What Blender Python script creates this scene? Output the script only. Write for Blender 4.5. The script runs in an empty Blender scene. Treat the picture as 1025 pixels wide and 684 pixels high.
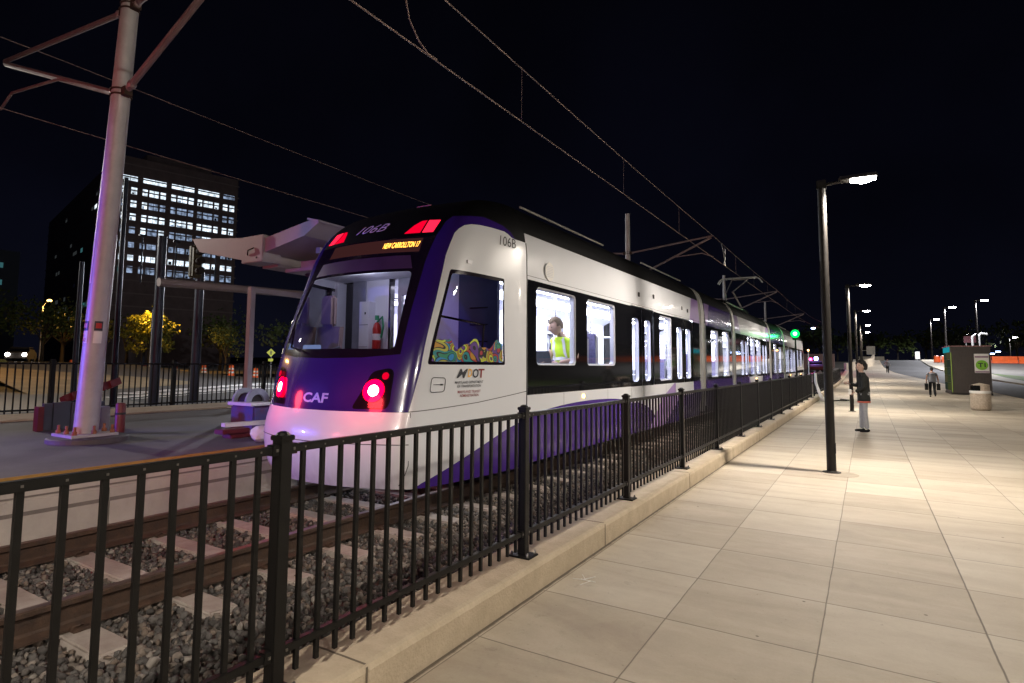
import bpy, bmesh, math, random
import numpy as np
from mathutils import Vector, Matrix, noise
from mathutils.geometry import delaunay_2d_cdt
random.seed(7)
R = math.radians
sc = bpy.context.scene
col = sc.collection
# ------------------------------------------------------------------ helpers
def tag(o, label=None, cat=None, group=None, kind=None):
    if label: o['label'] = label
    if cat: o['category'] = cat
    if group: o['group'] = group
    if kind: o['kind'] = kind
    return o
def empty(name, loc=(0, 0, 0), label=None, cat=None, group=None, rz=0):
    o = bpy.data.objects.new(name, None); col.objects.link(o)
    o.location = loc; o.rotation_euler = (0, 0, rz); o.empty_display_size = .1
    return tag(o, label, cat, group)
def copy_tree(o, parent=None):
    c = o.copy(); col.objects.link(c)
    if parent: c.parent = parent
    for ch in [x for x in KIDS.get(o.name, [])]:
        copy_tree_into(ch, c)
    return c
KIDS = {}
def copy_tree_into(ch, parent):
    c = ch.copy(); col.objects.link(c); c.parent = parent
    for g in KIDS.get(ch.name, []):
        copy_tree_into(g, c)
    return c
def relabel(o, label): o['label'] = label; return o

class MB:
    """mesh builder in world (or local) coordinates"""
    def __init__(s): s.v = []; s.f = []; s.m = []
    def add(s, v, f, m=0):
        b = len(s.v); s.v += [tuple(p) for p in v]; s.f += [tuple(i + b for i in q) for q in f]; s.m += [m] * len(f)
    def box(s, x0, x1, y0, y1, z0, z1, m=0, bev=0):
        if bev <= 0:
            v = [(x, y, z) for z in (z0, z1) for y in (y0, y1) for x in (x0, x1)]
            f = [(0, 2, 3, 1), (4, 5, 7, 6), (0, 1, 5, 4), (2, 6, 7, 3), (0, 4, 6, 2), (1, 3, 7, 5)]
            s.add(v, f, m); return
        bm = bmesh.new(); bmesh.ops.create_cube(bm, size=1)
        for q in bm.verts: q.co = Vector(((x0 + x1) / 2 + q.co.x * (x1 - x0), (y0 + y1) / 2 + q.co.y * (y1 - y0), (z0 + z1) / 2 + q.co.z * (z1 - z0)))
        bmesh.ops.bevel(bm, geom=bm.edges[:], offset=bev, segments=2, affect='EDGES')
        s.frombm(bm, m)
    def frombm(s, bm, m=0):
        bm.verts.index_update()
        s.add([q.co[:] for q in bm.verts], [[q.index for q in f.verts] for f in bm.faces], m); bm.free()
    def obox(s, c, ax, ay, az, m=0):
        """oriented box: centre + three half-axis vectors"""
        c, ax, ay, az = map(Vector, (c, ax, ay, az))
        v = [c + ax * i + ay * j + az * k for k in (-1, 1) for j in (-1, 1) for i in (-1, 1)]
        s.add(v, [(0, 2, 3, 1), (4, 5, 7, 6), (0, 1, 5, 4), (2, 6, 7, 3), (0, 4, 6, 2), (1, 3, 7, 5)], m)
    def bar(s, a, b, w, h, m=0):
        a = Vector(a); b = Vector(b); d = (b - a); L = d.length; d.normalize()
        up = Vector((0, 0, 1)) if abs(d.z) < .95 else Vector((0, 1, 0))
        x = d.cross(up).normalized(); u = x.cross(d).normalized()
        s.obox((a + b) / 2, x * w / 2, d * L / 2, u * h / 2, m)
    def tube(s, pts, r, n=10, m=0, caps=True):
        pts = [Vector(p) for p in pts]
        rs = r if isinstance(r, (list, tuple)) else [r] * len(pts)
        base = len(s.v); prev = None
        for i, p in enumerate(pts):
            d = (pts[min(i + 1, len(pts) - 1)] - pts[max(i - 1, 0)]).normalized()
            if prev is None:
                up = Vector((0, 0, 1)) if abs(d.z) < .9 else Vector((1, 0, 0))
                x = d.cross(up).normalized()
            else:
                x = (prev - d * prev.dot(d)).normalized()
            prev = x; y = d.cross(x)
            for k in range(n):
                a = 2 * math.pi * k / n
                s.v.append(tuple(p + (x * math.cos(a) + y * math.sin(a)) * rs[i]))
        for i in range(len(pts) - 1):
            for k in range(n):
                a = base + i * n + k; b = base + i * n + (k + 1) % n
                s.f.append((a, b, b + n, a + n)); s.m.append(m)
        if caps:
            s.f.append(tuple(base + k for k in range(n))[::-1]); s.m.append(m)
            s.f.append(tuple(base + (len(pts) - 1) * n + k for k in range(n))); s.m.append(m)
    def lathe(s, prof, c=(0, 0, 0), n=24, m=0):
        base = len(s.v)
        for r, z in prof:
            for k in range(n):
                a = 2 * math.pi * k / n
                s.v.append((c[0] + r * math.cos(a), c[1] + r * math.sin(a), c[2] + z))
        for i in range(len(prof) - 1):
            for k in range(n):
                a = base + i * n + k; b = base + i * n + (k + 1) % n
                s.f.append((a, b, b + n, a + n)); s.m.append(m)
        s.f.append(tuple(base + k for k in range(n))[::-1]); s.m.append(m)
        s.f.append(tuple(base + (len(prof) - 1) * n + k for k in range(n))); s.m.append(m)
    def sphere(s, c, r, n=14, m=0, sc_=(1, 1, 1)):
        base = len(s.v); h = n // 2
        for i in range(1, h):
            t = math.pi * i / h
            for k in range(n):
                a = 2 * math.pi * k / n
                s.v.append((c[0] + r * sc_[0] * math.sin(t) * math.cos(a), c[1] + r * sc_[1] * math.sin(t) * math.sin(a), c[2] + r * sc_[2] * math.cos(t)))
        top = len(s.v); s.v.append((c[0], c[1], c[2] + r * sc_[2])); s.v.append((c[0], c[1], c[2] - r * sc_[2]))
        for i in range(h - 2):
            for k in range(n):
                a = base + i * n + k; b = base + i * n + (k + 1) % n
                s.f.append((a, a + n, b + n, b)); s.m.append(m)
        for k in range(n):
            s.f.append((top, base + k, base + (k + 1) % n)); s.m.append(m)
            a = base + (h - 2) * n
            s.f.append((top + 1, a + (k + 1) % n, a + k)); s.m.append(m)
    def prism(s, poly, fn, d0, d1, m=0):
        """poly 2D, fn(u,v,d)->3D"""
        n = len(poly)
        v = [fn(u, w, d0) for u, w in poly] + [fn(u, w, d1) for u, w in poly]
        f = [tuple(range(n))[::-1], tuple(range(n, 2 * n))] + [(i, (i + 1) % n, n + (i + 1) % n, n + i) for i in range(n)]
        s.add(v, f, m)
    def build(s, name, mats, parent=None, smooth=False, angle=None, recalc=True):
        me = bpy.data.meshes.new(name)
        off = parent_world(parent)
        me.from_pydata([(x - off[0], y - off[1], z - off[2]) for x, y, z in s.v], [], s.f)
        if not isinstance(mats, (list, tuple)): mats = [mats]
        for mm in mats: me.materials.append(mm)
        me.polygons.foreach_set('material_index', s.m)
        if recalc and len(s.f) < 60000:
            bm = bmesh.new(); bm.from_mesh(me); bmesh.ops.recalc_face_normals(bm, faces=bm.faces[:]); bm.to_mesh(me); bm.free()
        if smooth:
            me.polygons.foreach_set('use_smooth', [True] * len(me.polygons))
            try: me.set_sharp_from_angle(angle=R(angle or 35))
            except Exception: pass
        me.update()
        o = bpy.data.objects.new(name, me); col.objects.link(o)
        if parent: link_child(o, parent)
        return o
def parent_world(p):
    x = y = z = 0
    while p is not None:
        x += p.location.x; y += p.location.y; z += p.location.z; p = p.parent
    return (x, y, z)
def link_child(o, p):
    o.parent = p; KIDS.setdefault(p.name, []).append(o)

# ------------------------------------------------------------------ materials
def nodes_of(name):
    m = bpy.data.materials.new(name); m.use_nodes = True
    nt = m.node_tree; nt.nodes.clear()
    out = nt.nodes.new('ShaderNodeOutputMaterial'); return m, nt, out
def mat(name, c, rough=.6, metal=0., var=.15, scale=6., bump=0., bscale=40., coat=0., spec=.5, c2=None, sheen=0):
    m, nt, out = nodes_of(name); N = nt.nodes; L = nt.links
    b = N.new('ShaderNodeBsdfPrincipled'); L.new(b.outputs[0], out.inputs[0])
    tc = N.new('ShaderNodeTexCoord')
    n = N.new('ShaderNodeTexNoise'); n.inputs['Scale'].default_value = scale; n.inputs['Detail'].default_value = 6; n.inputs['Roughness'].default_value = .65
    L.new(tc.outputs['Object'], n.inputs['Vector'])
    r = N.new('ShaderNodeValToRGB')
    a = c2 if c2 else tuple(x * (1 - var) for x in c)
    bb = c if c2 else tuple(min(1, x * (1 + var)) for x in c)
    r.color_ramp.elements[0].position = .3; r.color_ramp.elements[1].position = .7
    r.color_ramp.elements[0].color = (*a, 1); r.color_ramp.elements[1].color = (*bb, 1)
    L.new(n.outputs['Fac'], r.inputs[0]); L.new(r.outputs[0], b.inputs['Base Color'])
    mr = N.new('ShaderNodeMapRange'); rv = .012 if coat else .08; mr.inputs[3].default_value = max(.02, rough - rv); mr.inputs[4].default_value = min(1, rough + rv)
    L.new(n.outputs['Fac'], mr.inputs[0]); L.new(mr.outputs[0], b.inputs['Roughness'])
    b.inputs['Metallic'].default_value = metal; b.inputs['Coat Weight'].default_value = coat; b.inputs['Coat Roughness'].default_value = .06
    b.inputs['Specular IOR Level'].default_value = spec
    if bump:
        n2 = N.new('ShaderNodeTexNoise'); n2.inputs['Scale'].default_value = bscale; n2.inputs['Detail'].default_value = 5
        L.new(tc.outputs['Object'], n2.inputs['Vector'])
        bp = N.new('ShaderNodeBump'); bp.inputs['Strength'].default_value = bump; bp.inputs['Distance'].default_value = .01
        L.new(n2.outputs['Fac'], bp.inputs['Height']); L.new(bp.outputs[0], b.inputs['Normal'])
    return m
def emis(name, c, s):
    m, nt, out = nodes_of(name)
    e = nt.nodes.new('ShaderNodeEmission'); e.inputs[0].default_value = (*c, 1); e.inputs[1].default_value = s
    nt.links.new(e.outputs[0], out.inputs[0]); return m
def glass(name, tint=(.9, .92, .95), refl=1.0, gl=(1, 1, 1), ior=1.5):
    m, nt, out = nodes_of(name); N = nt.nodes; L = nt.links
    t = N.new('ShaderNodeBsdfTransparent'); t.inputs[0].default_value = (*tint, 1)
    g = N.new('ShaderNodeBsdfGlossy'); g.inputs[0].default_value = (*gl, 1); g.inputs['Roughness'].default_value = .01
    f = N.new('ShaderNodeFresnel'); f.inputs[0].default_value = ior
    mu = N.new('ShaderNodeMath'); mu.operation = 'MULTIPLY'; mu.inputs[1].default_value = refl
    x = N.new('ShaderNodeMixShader')
    L.new(f.outputs[0], mu.inputs[0]); L.new(mu.outputs[0], x.inputs[0]); L.new(t.outputs[0], x.inputs[1]); L.new(g.outputs[0], x.inputs[2])
    L.new(x.outputs[0], out.inputs[0]); return m

M = {}
M['white'] = mat('tram_white_paint', (.74, .75, .79), .28, coat=.5, var=.012, scale=.6)
_nt = M['white'].node_tree; _b = [n for n in _nt.nodes if n.type == 'BSDF_PRINCIPLED'][0]; _r = [n for n in _nt.nodes if n.type == 'VALTORGB'][0]; _tc = [n for n in _nt.nodes if n.type == 'TEX_COORD'][0]
_sp = _nt.nodes.new('ShaderNodeSeparateXYZ'); _nt.links.new(_tc.outputs['Object'], _sp.inputs[0])
_mr = _nt.nodes.new('ShaderNodeMapRange'); _mr.inputs[1].default_value = .22; _mr.inputs[2].default_value = .62; _mr.inputs[3].default_value = .55; _mr.inputs[4].default_value = 0; _nt.links.new(_sp.outputs[2], _mr.inputs[0])
_mp = _nt.nodes.new('ShaderNodeMapping'); _mp.inputs['Scale'].default_value = (5, 5, 1.2); _nt.links.new(_tc.outputs['Object'], _mp.inputs[0])
_n = _nt.nodes.new('ShaderNodeTexNoise'); _n.inputs['Scale'].default_value = 2.5; _n.inputs['Detail'].default_value = 8; _nt.links.new(_mp.outputs[0], _n.inputs['Vector'])
_m = _nt.nodes.new('ShaderNodeMath'); _m.operation = 'MULTIPLY'; _nt.links.new(_mr.outputs[0], _m.inputs[0]); _nt.links.new(_n.outputs['Fac'], _m.inputs[1])
_x = _nt.nodes.new('ShaderNodeMixRGB'); _x.inputs[2].default_value = (.16, .13, .10, 1); _nt.links.new(_m.outputs[0], _x.inputs[0]); _nt.links.new(_r.outputs[0], _x.inputs[1]); _nt.links.new(_x.outputs[0], _b.inputs['Base Color'])
M['purple'] = mat('tram_purple_paint', (.062, .022, .235), .25, coat=.6, var=.1, scale=2)
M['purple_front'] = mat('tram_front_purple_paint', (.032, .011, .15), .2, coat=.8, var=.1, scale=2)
M['lavender'] = mat('tram_lavender_paint', (.34, .22, .50), .3, coat=.5, var=.05)
M['blackgloss'] = mat('black_glass_band', (.008, .008, .009), .05, coat=1., var=.1, scale=3)
M['black'] = mat('black_roof', (.0035, .0035, .004), .6, var=.3, scale=4, spec=.08)
M['blackmask'] = mat('black_mask', (.010, .006, .012), .15, var=.1, coat=.5)
M['seam'] = mat('dark_seam', (.03, .03, .03), .7)
M['frame'] = mat('window_frame', (.55, .55, .62), .4, var=.03)
M['silver'] = mat('silver_hoop', (.45, .44, .42), .4, metal=.3, var=.05)
M['rubber'] = mat('bellows_rubber', (.02, .02, .022), .7)
M['under'] = mat('underframe', (.022, .018, .016), .7, var=.4)
M['inwall'] = mat('interior_white', (.78, .79, .84), .5, var=.03)
M['infloor'] = mat('interior_floor', (.20, .20, .24), .5)
M['ingrey'] = mat('interior_grey', (.28, .29, .34), .5)
M['seat'] = mat('seat_fabric', (.13, .12, .24), .8, var=.3, scale=30)
M['steel'] = mat('stainless', (.6, .6, .62), .25, metal=.9)
M['fence'] = mat('fence_black_paint', (.0042, .0038, .0036), .45, var=.3, scale=20, spec=.3, bump=.15, bscale=300)
M['bolt'] = mat('zinc_bolt', (.20, .19, .18), .4, metal=.8)
M['pole'] = mat('galvanised_pole', (.44, .42, .42), .5, metal=.15, var=.12, scale=5)
M['dkpole'] = mat('bronze_lamp_pole', (.010, .0078, .0065), .55, spec=.3, metal=.0, var=.3, scale=12)
M['wire'] = mat('copper_wire', (.26, .19, .17), .7)
M['galv'] = mat('galvanised_bracket', (.35, .35, .35), .45, metal=.5)
M['rust'] = mat('rusty_rail', (.07, .036, .020), .75, var=.4, scale=14, bump=.5, bscale=60, c2=(.03, .017, .012))
M['railtop'] = mat('rail_running_head', (.16, .10, .08), .35, metal=.6, var=.3)
M['tie'] = mat('sleeper_concrete', (.42, .37, .33), .85, var=.2, scale=9, bump=.4, bscale=50, c2=(.30, .25, .22))
M['kerb'] = mat('kerb_concrete', (.56, .465, .34), .85, var=.18, scale=7, bump=.5, bscale=60, c2=(.43, .35, .245))
M['platform'] = mat('platform_concrete', (.13, .115, .12), .7, var=.3, scale=1.2, bump=.3, bscale=30, c2=(.055, .05, .052))
M['wall'] = mat('platform_wall_concrete', (.48, .44, .39), .85, var=.15, scale=2, bump=.5, bscale=25, c2=(.33, .30, .27))
M['wallshade'] = mat('painted_shadow_line', (.16, .14, .125), .9)  # dark strips painted as shadow lines along the wall steps
M['kerbjoint'] = mat('kerb_joint_dirt', (.15, .12, .085), .9)
M['yellow'] = mat('yellow_edge', (.30, .17, .04), .8)
M['asphalt'] = mat('asphalt', (.055, .055, .058), .85, var=.25, scale=2, bump=.6, bscale=120)
M['pale'] = mat('pale_paving', (.32, .285, .22), .85, var=.12, scale=1.5)
M['site'] = mat('site_dirt', (.17, .135, .08), .95, var=.3, scale=.4)
M['lot'] = mat('parking_lot', (.115, .108, .098), .85, var=.12, scale=.8)
M['lampshade'] = emis('lamp_refractor', (1, .95, .88), 60)
M['dirt'] = mat('dark_earth', (.035, .028, .018), .95, var=.4, scale=.3)
M['grass'] = mat('grass', (.075, .13, .025), .9, var=.3, scale=3, bump=1, bscale=60)
M['paint'] = mat('road_white_paint', (.9, .9, .9), .6, var=.1, scale=8)
M['leaf'] = mat('leaves', (.06, .085, .02), .6, var=.5, scale=1.5)
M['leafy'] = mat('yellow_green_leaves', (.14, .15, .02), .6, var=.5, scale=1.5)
M['bark'] = mat('bark', (.035, .028, .02), .9, var=.3)
M['orange'] = mat('orange_plastic', (.85, .13, .02), .5, var=.15, scale=2)
M['whitep'] = mat('white_plastic', (.75, .73, .70), .5, var=.05)
M['red'] = mat('red_paint', (.45, .02, .015), .4, var=.15)
M['dkred'] = mat('dark_red_plastic', (.12, .012, .01), .5, var=.2)
M['bluesteel'] = mat('blue_grey_steel', (.035, .045, .075), .45, metal=.3, var=.15)
M['tail'] = emis('tail_lamp_red', (1, .0, .02), 7)
M['tailcore'] = emis('tail_lamp_core', (1, .30, .26), 40)
M['redlens'] = emis('upper_red_lens', (1, .0, .03), .75)
M['redlensb'] = emis('upper_red_lens_bright', (1, .015, .05), 1.5)
M['amber'] = emis('amber_led', (1, .42, .06), 3.5)
M['sign_dim'] = emis('sign_panel_dim', (.16, .05, .05), .2)
M['led'] = emis('lamp_led', (1, .93, .82), 130)
M['ledfar'] = emis('lamp_led_far', (.95, .95, 1), 60)
M['ledblue'] = emis('lamp_led_bluish', (.45, .6, 1), 25)
M['sodium'] = emis('sodium_lamp', (1, .5, .12), 7)
M['strip'] = emis('ceiling_strip', (.84, .87, 1), 13)
M['green'] = emis('green_signal', (.0, 1, .10), 2.2)
M['greencore'] = emis('green_signal_core', (.25, 1, .4), 8)
M['sigred'] = emis('red_signal', (1, .03, .05), 22)
M['sigblue'] = emis('blue_beacon', (.25, .3, 1), 40)
M['sigmag'] = emis('magenta_beacon', (1, .03, .25), 22)
M['head'] = emis('headlight', (1, .92, .85), 30)
M['marker'] = emis('side_marker_amber', (1, .45, .12), 12)
M['pane'] = glass('window_glass', (.93, .94, .97), .75)
M['wscreen'] = glass('windscreen_glass', (.62, .58, .68), .9)
M['cabglass'] = glass('cab_glass', (.55, .55, .65), 1.7, ior=1.6)
M['skin'] = mat('skin', (.46, .30, .235), .55, var=.06, scale=20)
M['skin2'] = mat('skin_tan', (.40, .22, .15), .55, var=.06, scale=20)
M['hair_dark'] = mat('dark_hair', (.012, .010, .009), .7, var=.3, scale=60, bump=1, bscale=200)
M['hair_fair'] = mat('fair_hair', (.13, .085, .05), .7, var=.35, scale=80, bump=1, bscale=200)
M['jacket'] = mat('dark_jacket', (.012, .013, .012), .85, var=.3, scale=20, bump=.5, bscale=60)
M['trousers'] = mat('light_grey_trousers', (.30, .30, .32), .85, var=.12, scale=20)
M['dktrousers'] = mat('dark_trousers', (.010, .012, .015), .8)
M['shoe'] = mat('black_shoes', (.008, .008, .008), .8, spec=.1)
M['tshirt'] = mat('grey_tshirt', (.20, .21, .24), .85, var=.1)
M['pale_shirt'] = mat('pale_shirt', (.42, .42, .44), .85)
M['hivis'] = mat('hi_vis_vest', (.50, .75, .03), .6, var=.08, scale=20)
M['reflect'] = mat('reflective_tape', (.55, .55, .58), .35, var=.1)
M['laptop'] = mat('dark_laptop_shell', (.035, .038, .045), .4)
M['cloth_red'] = mat('coral_shirt_hem', (.55, .12, .08), .8)

def add_light(name, kind, loc, energy, color, size=.2, spot=150, blend=.6, rot=(0, 0, 0)):
    d = bpy.data.lights.new(name, kind); d.energy = energy; d.color = color
    if kind == 'SPOT': d.spot_size = R(spot); d.spot_blend = blend; d.shadow_soft_size = size
    elif kind == 'POINT': d.shadow_soft_size = size
    elif kind == 'AREA': d.shape = 'RECTANGLE'; d.size = size if not isinstance(size, tuple) else size[0]; d.size_y = size[1] if isinstance(size, tuple) else size
    o = bpy.data.objects.new(name, d); o.location = loc; o.rotation_euler = rot; col.objects.link(o); return o

# ------------------------------------------------------------------ terrain
def g(Y):
    Y = min(Y, 125); return 0 if Y < 45 else .00047 * (Y - 45) ** 2
YS = [-60, -20, 0, 10, 20, 30, 40, 45, 50, 55, 60, 65, 70, 75, 80, 85, 90, 95, 100, 105, 110, 115, 120, 125, 200, 700]
def hill(X, Y):
    a = max(0, min(1, (-X - 38) / 22)); b = max(0, min(1, (37 - Y) / 9)); return 1.4 * a * a * (3 - 2 * a) * b
def strip(name, xl, xr, y0, y1, dz, m, kind='structure', nx=1):
    """sheet between two X(Y) edges following the terrain"""
    ys = sorted(set([y0, y1] + [y for y in YS if y0 < y < y1] + [q[0] for e in (xl, xr) if isinstance(e, list) for q in e if y0 < q[0] < y1]))
    def ev(e, y):
        if not isinstance(e, list): return e
        if y <= e[0][0]: return e[0][1]
        for a, b in zip(e, e[1:]):
            if y <= b[0]: return a[1] + (b[1] - a[1]) * (y - a[0]) / (b[0] - a[0])
        return e[-1][1]
    def gz(y):
        for a, b in zip(YS, YS[1:]):
            if a <= y <= b: return g(a) + (g(b) - g(a)) * (y - a) / (b - a)
        return g(y)
    mb = MB()
    for y in ys:
        for i in range(nx + 1):
            a, b = ev(xl, y), ev(xr, y); mb.v.append((a + (b - a) * i / nx, y, gz(y) + dz))
    for j in range(len(ys) - 1):
        for i in range(nx):
            k = j * (nx + 1) + i; mb.f.append((k, k + 1, k + nx + 2, k + nx + 1)); mb.m.append(0)
    o = mb.build(name, m, recalc=False)
    if kind: o['kind'] = kind
    return o
def gz(y):
    for a, b in zip(YS, YS[1:]):
        if a <= y <= b: return g(a) + (g(b) - g(a)) * (y - a) / (b - a)
    return g(y)
# ------------------------------------------------------------------ paving material with joints
def paving():
    m, nt, out = nodes_of('plaza_concrete'); N = nt.nodes; L = nt.links
    b = N.new('ShaderNodeBsdfPrincipled'); L.new(b.outputs[0], out.inputs[0]); b.inputs['Roughness'].default_value = .75
    tc = N.new('ShaderNodeTexCoord'); sp = N.new('ShaderNodeSeparateXYZ'); L.new(tc.outputs['Object'], sp.inputs[0])
    def math_(op, a, bb=None, c=None):
        q = N.new('ShaderNodeMath'); q.operation = op
        for i, x in enumerate((a, bb, c)):
            if x is None: continue
            if isinstance(x, (int, float)): q.inputs[i].default_value = x
            else: L.new(x, q.inputs[i])
        return q.outputs[0]
    def nz(sc_, det=6, rough=.6, vec=None, dist=0):
        n = N.new('ShaderNodeTexNoise'); n.inputs['Scale'].default_value = sc_; n.inputs['Detail'].default_value = det; n.inputs['Roughness'].default_value = rough; n.inputs['Distortion'].default_value = dist
        L.new(vec or tc.outputs['Object'], n.inputs['Vector']); return n.outputs['Fac']
    P = .877
    wob = math_('MULTIPLY', math_('SUBTRACT', nz(2.5), .5), .014)
    ux = math_('DIVIDE', math_('ADD', math_('ADD', sp.outputs[0], 1.18), wob), P); uy = math_('DIVIDE', math_('ADD', math_('SUBTRACT', sp.outputs[1], 3.12), wob), .870)
    def line(u, per, w, off=0):
        q = math_('DIVIDE', math_('SUBTRACT', u, off), per) if per != 1 else u
        fr = math_('FRACT', math_('ADD', q, 1000.5)); d = math_('ABSOLUTE', math_('SUBTRACT', fr, .5))
        mr = N.new('ShaderNodeMapRange'); mr.inputs[1].default_value = w * .5 / per; mr.inputs[2].default_value = w * 1.1 / per; mr.inputs[3].default_value = 1; mr.inputs[4].default_value = 0
        L.new(d, mr.inputs[0]); return mr.outputs[0]
    lx = line(ux, 1, .0055); ly = line(uy, 1, .0075)
    big = line(ux, 6, .0075, 2); bigy = line(uy, 7, .009, 6)
    thin = math_('MAXIMUM', math_('MULTIPLY', lx, .62), math_('MULTIPLY', ly, .66)); thick = math_('MAXIMUM', big, bigy)
    jn = math_('MAXIMUM', thin, math_('MULTIPLY', thick, .7))
    edge = N.new('ShaderNodeMapRange'); edge.inputs[1].default_value = .010; edge.inputs[2].default_value = .024; edge.inputs[3].default_value = .9; edge.inputs[4].default_value = 0
    L.new(math_('ABSOLUTE', math_('ADD', math_('ADD', sp.outputs[0], 2.092), math_('MULTIPLY', math_('SUBTRACT', nz(9, 6), .5), .03))), edge.inputs[0]); jn = math_('MAXIMUM', jn, edge.outputs[0])
    # per slab tone
    cx = math_('FLOOR', ux); cy = math_('FLOOR', uy)
    cmb = N.new('ShaderNodeCombineXYZ'); L.new(cx, cmb.inputs[0]); L.new(cy, cmb.inputs[1])
    wn = N.new('ShaderNodeTexWhiteNoise'); L.new(cmb.outputs[0], wn.inputs['Vector'])
    mp = N.new('ShaderNodeMapping'); mp.inputs['Scale'].default_value = (.55, 2.2, 1); mp.inputs['Rotation'].default_value = (0, 0, .12); L.new(tc.outputs['Object'], mp.inputs['Vector'])
    broad = nz(.9, 5, .6, mp.outputs[0], .6); fine = nz(55, 10, .85); mid = nz(5, 8, .7, None, .5)
    v = math_('ADD', math_('MULTIPLY', broad, .45), math_('ADD', math_('MULTIPLY', mid, .22), math_('ADD', math_('MULTIPLY', fine, .18), math_('MULTIPLY', wn.outputs[0], .17))))
    r = N.new('ShaderNodeValToRGB'); e = r.color_ramp.elements
    e[0].position = .33; e[0].color = (.33, .27, .205, 1); e[1].position = .66; e[1].color = (.56, .50, .405, 1)
    e2 = r.color_ramp.elements.new(.5); e2.color = (.455, .392, .305, 1)
    L.new(v, r.inputs[0])
    # spots of gum and dirt
    vo = N.new('ShaderNodeTexVoronoi'); vo.inputs['Scale'].default_value = 3.1; L.new(tc.outputs['Object'], vo.inputs['Vector'])
    vr = N.new('ShaderNodeMapRange'); vr.inputs[1].default_value = .025; vr.inputs[2].default_value = .045; vr.inputs[3].default_value = .8; vr.inputs[4].default_value = 0
    L.new(vo.outputs['Distance'], vr.inputs[0])
    sel = math_('GREATER_THAN', nz(.7, 2), .47)
    spot = math_('MULTIPLY', vr.outputs[0], sel)
    grime = N.new('ShaderNodeMapRange'); grime.inputs[1].default_value = .60; grime.inputs[2].default_value = .78; grime.inputs[3].default_value = 0; grime.inputs[4].default_value = .45
    L.new(nz(9, 9, .8), grime.inputs[0])
    grime2 = math_('MULTIPLY', grime.outputs[0], math_('GREATER_THAN', nz(.35, 3), .52))
    nk = N.new('ShaderNodeMapRange'); nk.inputs[1].default_value = -2.1; nk.inputs[2].default_value = -1.25; nk.inputs[3].default_value = 1; nk.inputs[4].default_value = .12; L.new(sp.outputs[0], nk.inputs[0])
    g3 = N.new('ShaderNodeMapRange'); g3.inputs[1].default_value = .56; g3.inputs[2].default_value = .74; g3.inputs[3].default_value = 0; g3.inputs[4].default_value = .6; L.new(nz(6.5, 9, .78, None, .3), g3.inputs[0])
    g4 = N.new('ShaderNodeMapRange'); g4.inputs[1].default_value = .66; g4.inputs[2].default_value = .72; g4.inputs[3].default_value = 0; g4.inputs[4].default_value = .55; L.new(nz(28, 4, .6), g4.inputs[0])
    nearj = math_('MULTIPLY', g4.outputs[0], math_('GREATER_THAN', nz(.8, 4), .5))
    dk = math_('MAXIMUM', math_('MAXIMUM', math_('MAXIMUM', jn, spot), grime2), math_('MAXIMUM', math_('MULTIPLY', g3.outputs[0], nk.outputs[0]), math_('MULTIPLY', nearj, .6)))
    mx = N.new('ShaderNodeMixRGB'); mx.inputs[2].default_value = (.07, .052, .036, 1); L.new(dk, mx.inputs[0]); L.new(r.outputs[0], mx.inputs[1])
    L.new(mx.outputs[0], b.inputs['Base Color'])
    bp = N.new('ShaderNodeBump'); bp.inputs['Strength'].default_value = .5; bp.inputs['Distance'].default_value = .006
    hgt = math_('SUBTRACT', math_('MULTIPLY', fine, .5), math_('MULTIPLY', jn, 1.5)); L.new(hgt, bp.inputs['Height']); L.new(bp.outputs[0], b.inputs['Normal'])
    ro = N.new('ShaderNodeMapRange'); ro.inputs[3].default_value = .55; ro.inputs[4].default_value = .85; L.new(mid, ro.inputs[0]); L.new(ro.outputs[0], b.inputs['Roughness'])
    return m
M['plaza'] = paving()

# ================================================================== SETTING
strip('ground', -600, 600, -60, 700, -.42, M['dirt'])
PE = [(-60, 7.3), (40.6, 7.0), (51.5, 6.97), (65.6, 5.73), (74, 5.02), (90.9, 2.72), (104, 1.9), (125, 1.7)]
strip('plaza', -2.1, PE, -12, 125, 0, M['plaza'], nx=1)
RE = [(-60, 13), (50, 13), (69.2, 11.76), (79.2, 10.7), (97.4, 8.5), (109.7, 7.9), (118.8, 7.8), (125, 7.8)]
strip('road', [(a, b - .35) for a, b in PE], 40, -12, 125, -.12, M['asphalt'])
kb = MB()
def kerb_line(E, y0, y1, w, h0, h1, mb, side=1):
    ys = [y for y in YS if y0 < y < y1] + [y0, y1] + [q[0] for q in E if y0 < q[0] < y1]; ys = sorted(set(ys))
    def ev(y):
        if y <= E[0][0]: return E[0][1]
        for a, b in zip(E, E[1:]):
            if y <= b[0]: return a[1] + (b[1] - a[1]) * (y - a[0]) / (b[0] - a[0])
        return E[-1][1]
    for y, yn in zip(ys, ys[1:]):
        p = [(ev(y), y, gz(y)), (ev(yn), yn, gz(yn))]
        v = []
        for (x, yy, z) in p:
            v += [(x, yy, z + h0), (x + w, yy, z + h0), (x + w, yy, z + h1), (x, yy, z + h1)]
        mb.add(v, [(0, 1, 5, 4), (1, 2, 6, 5), (2, 3, 7, 6), (3, 0, 4, 7)])
kerb_line([(a, b - .002) for a, b in PE], -12, 124, .16, -.3, .004, kb)
tag(kb.build('kerb', M['kerb']), kind='structure')
kb = MB(); kerb_line(RE, -12, 124, .16, -.3, .02, kb); tag(kb.build('kerb', M['pale']), kind='structure')
strip('pavement', [(a, b + .16) for a, b in RE], [(-60, 14.6), (69, 13.2), (83, 12.5), (97, 12.6), (125, 14)], -12, 125, .01, M['pale'])
go = strip('grass', [(-60, 14.6), (69, 13.2), (83, 12.5), (88, 12.52)], [(-60, 21), (69, 20), (83, 15.5), (90, 12.7)], -12, 90, .03, M['grass'], kind='stuff')
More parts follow.
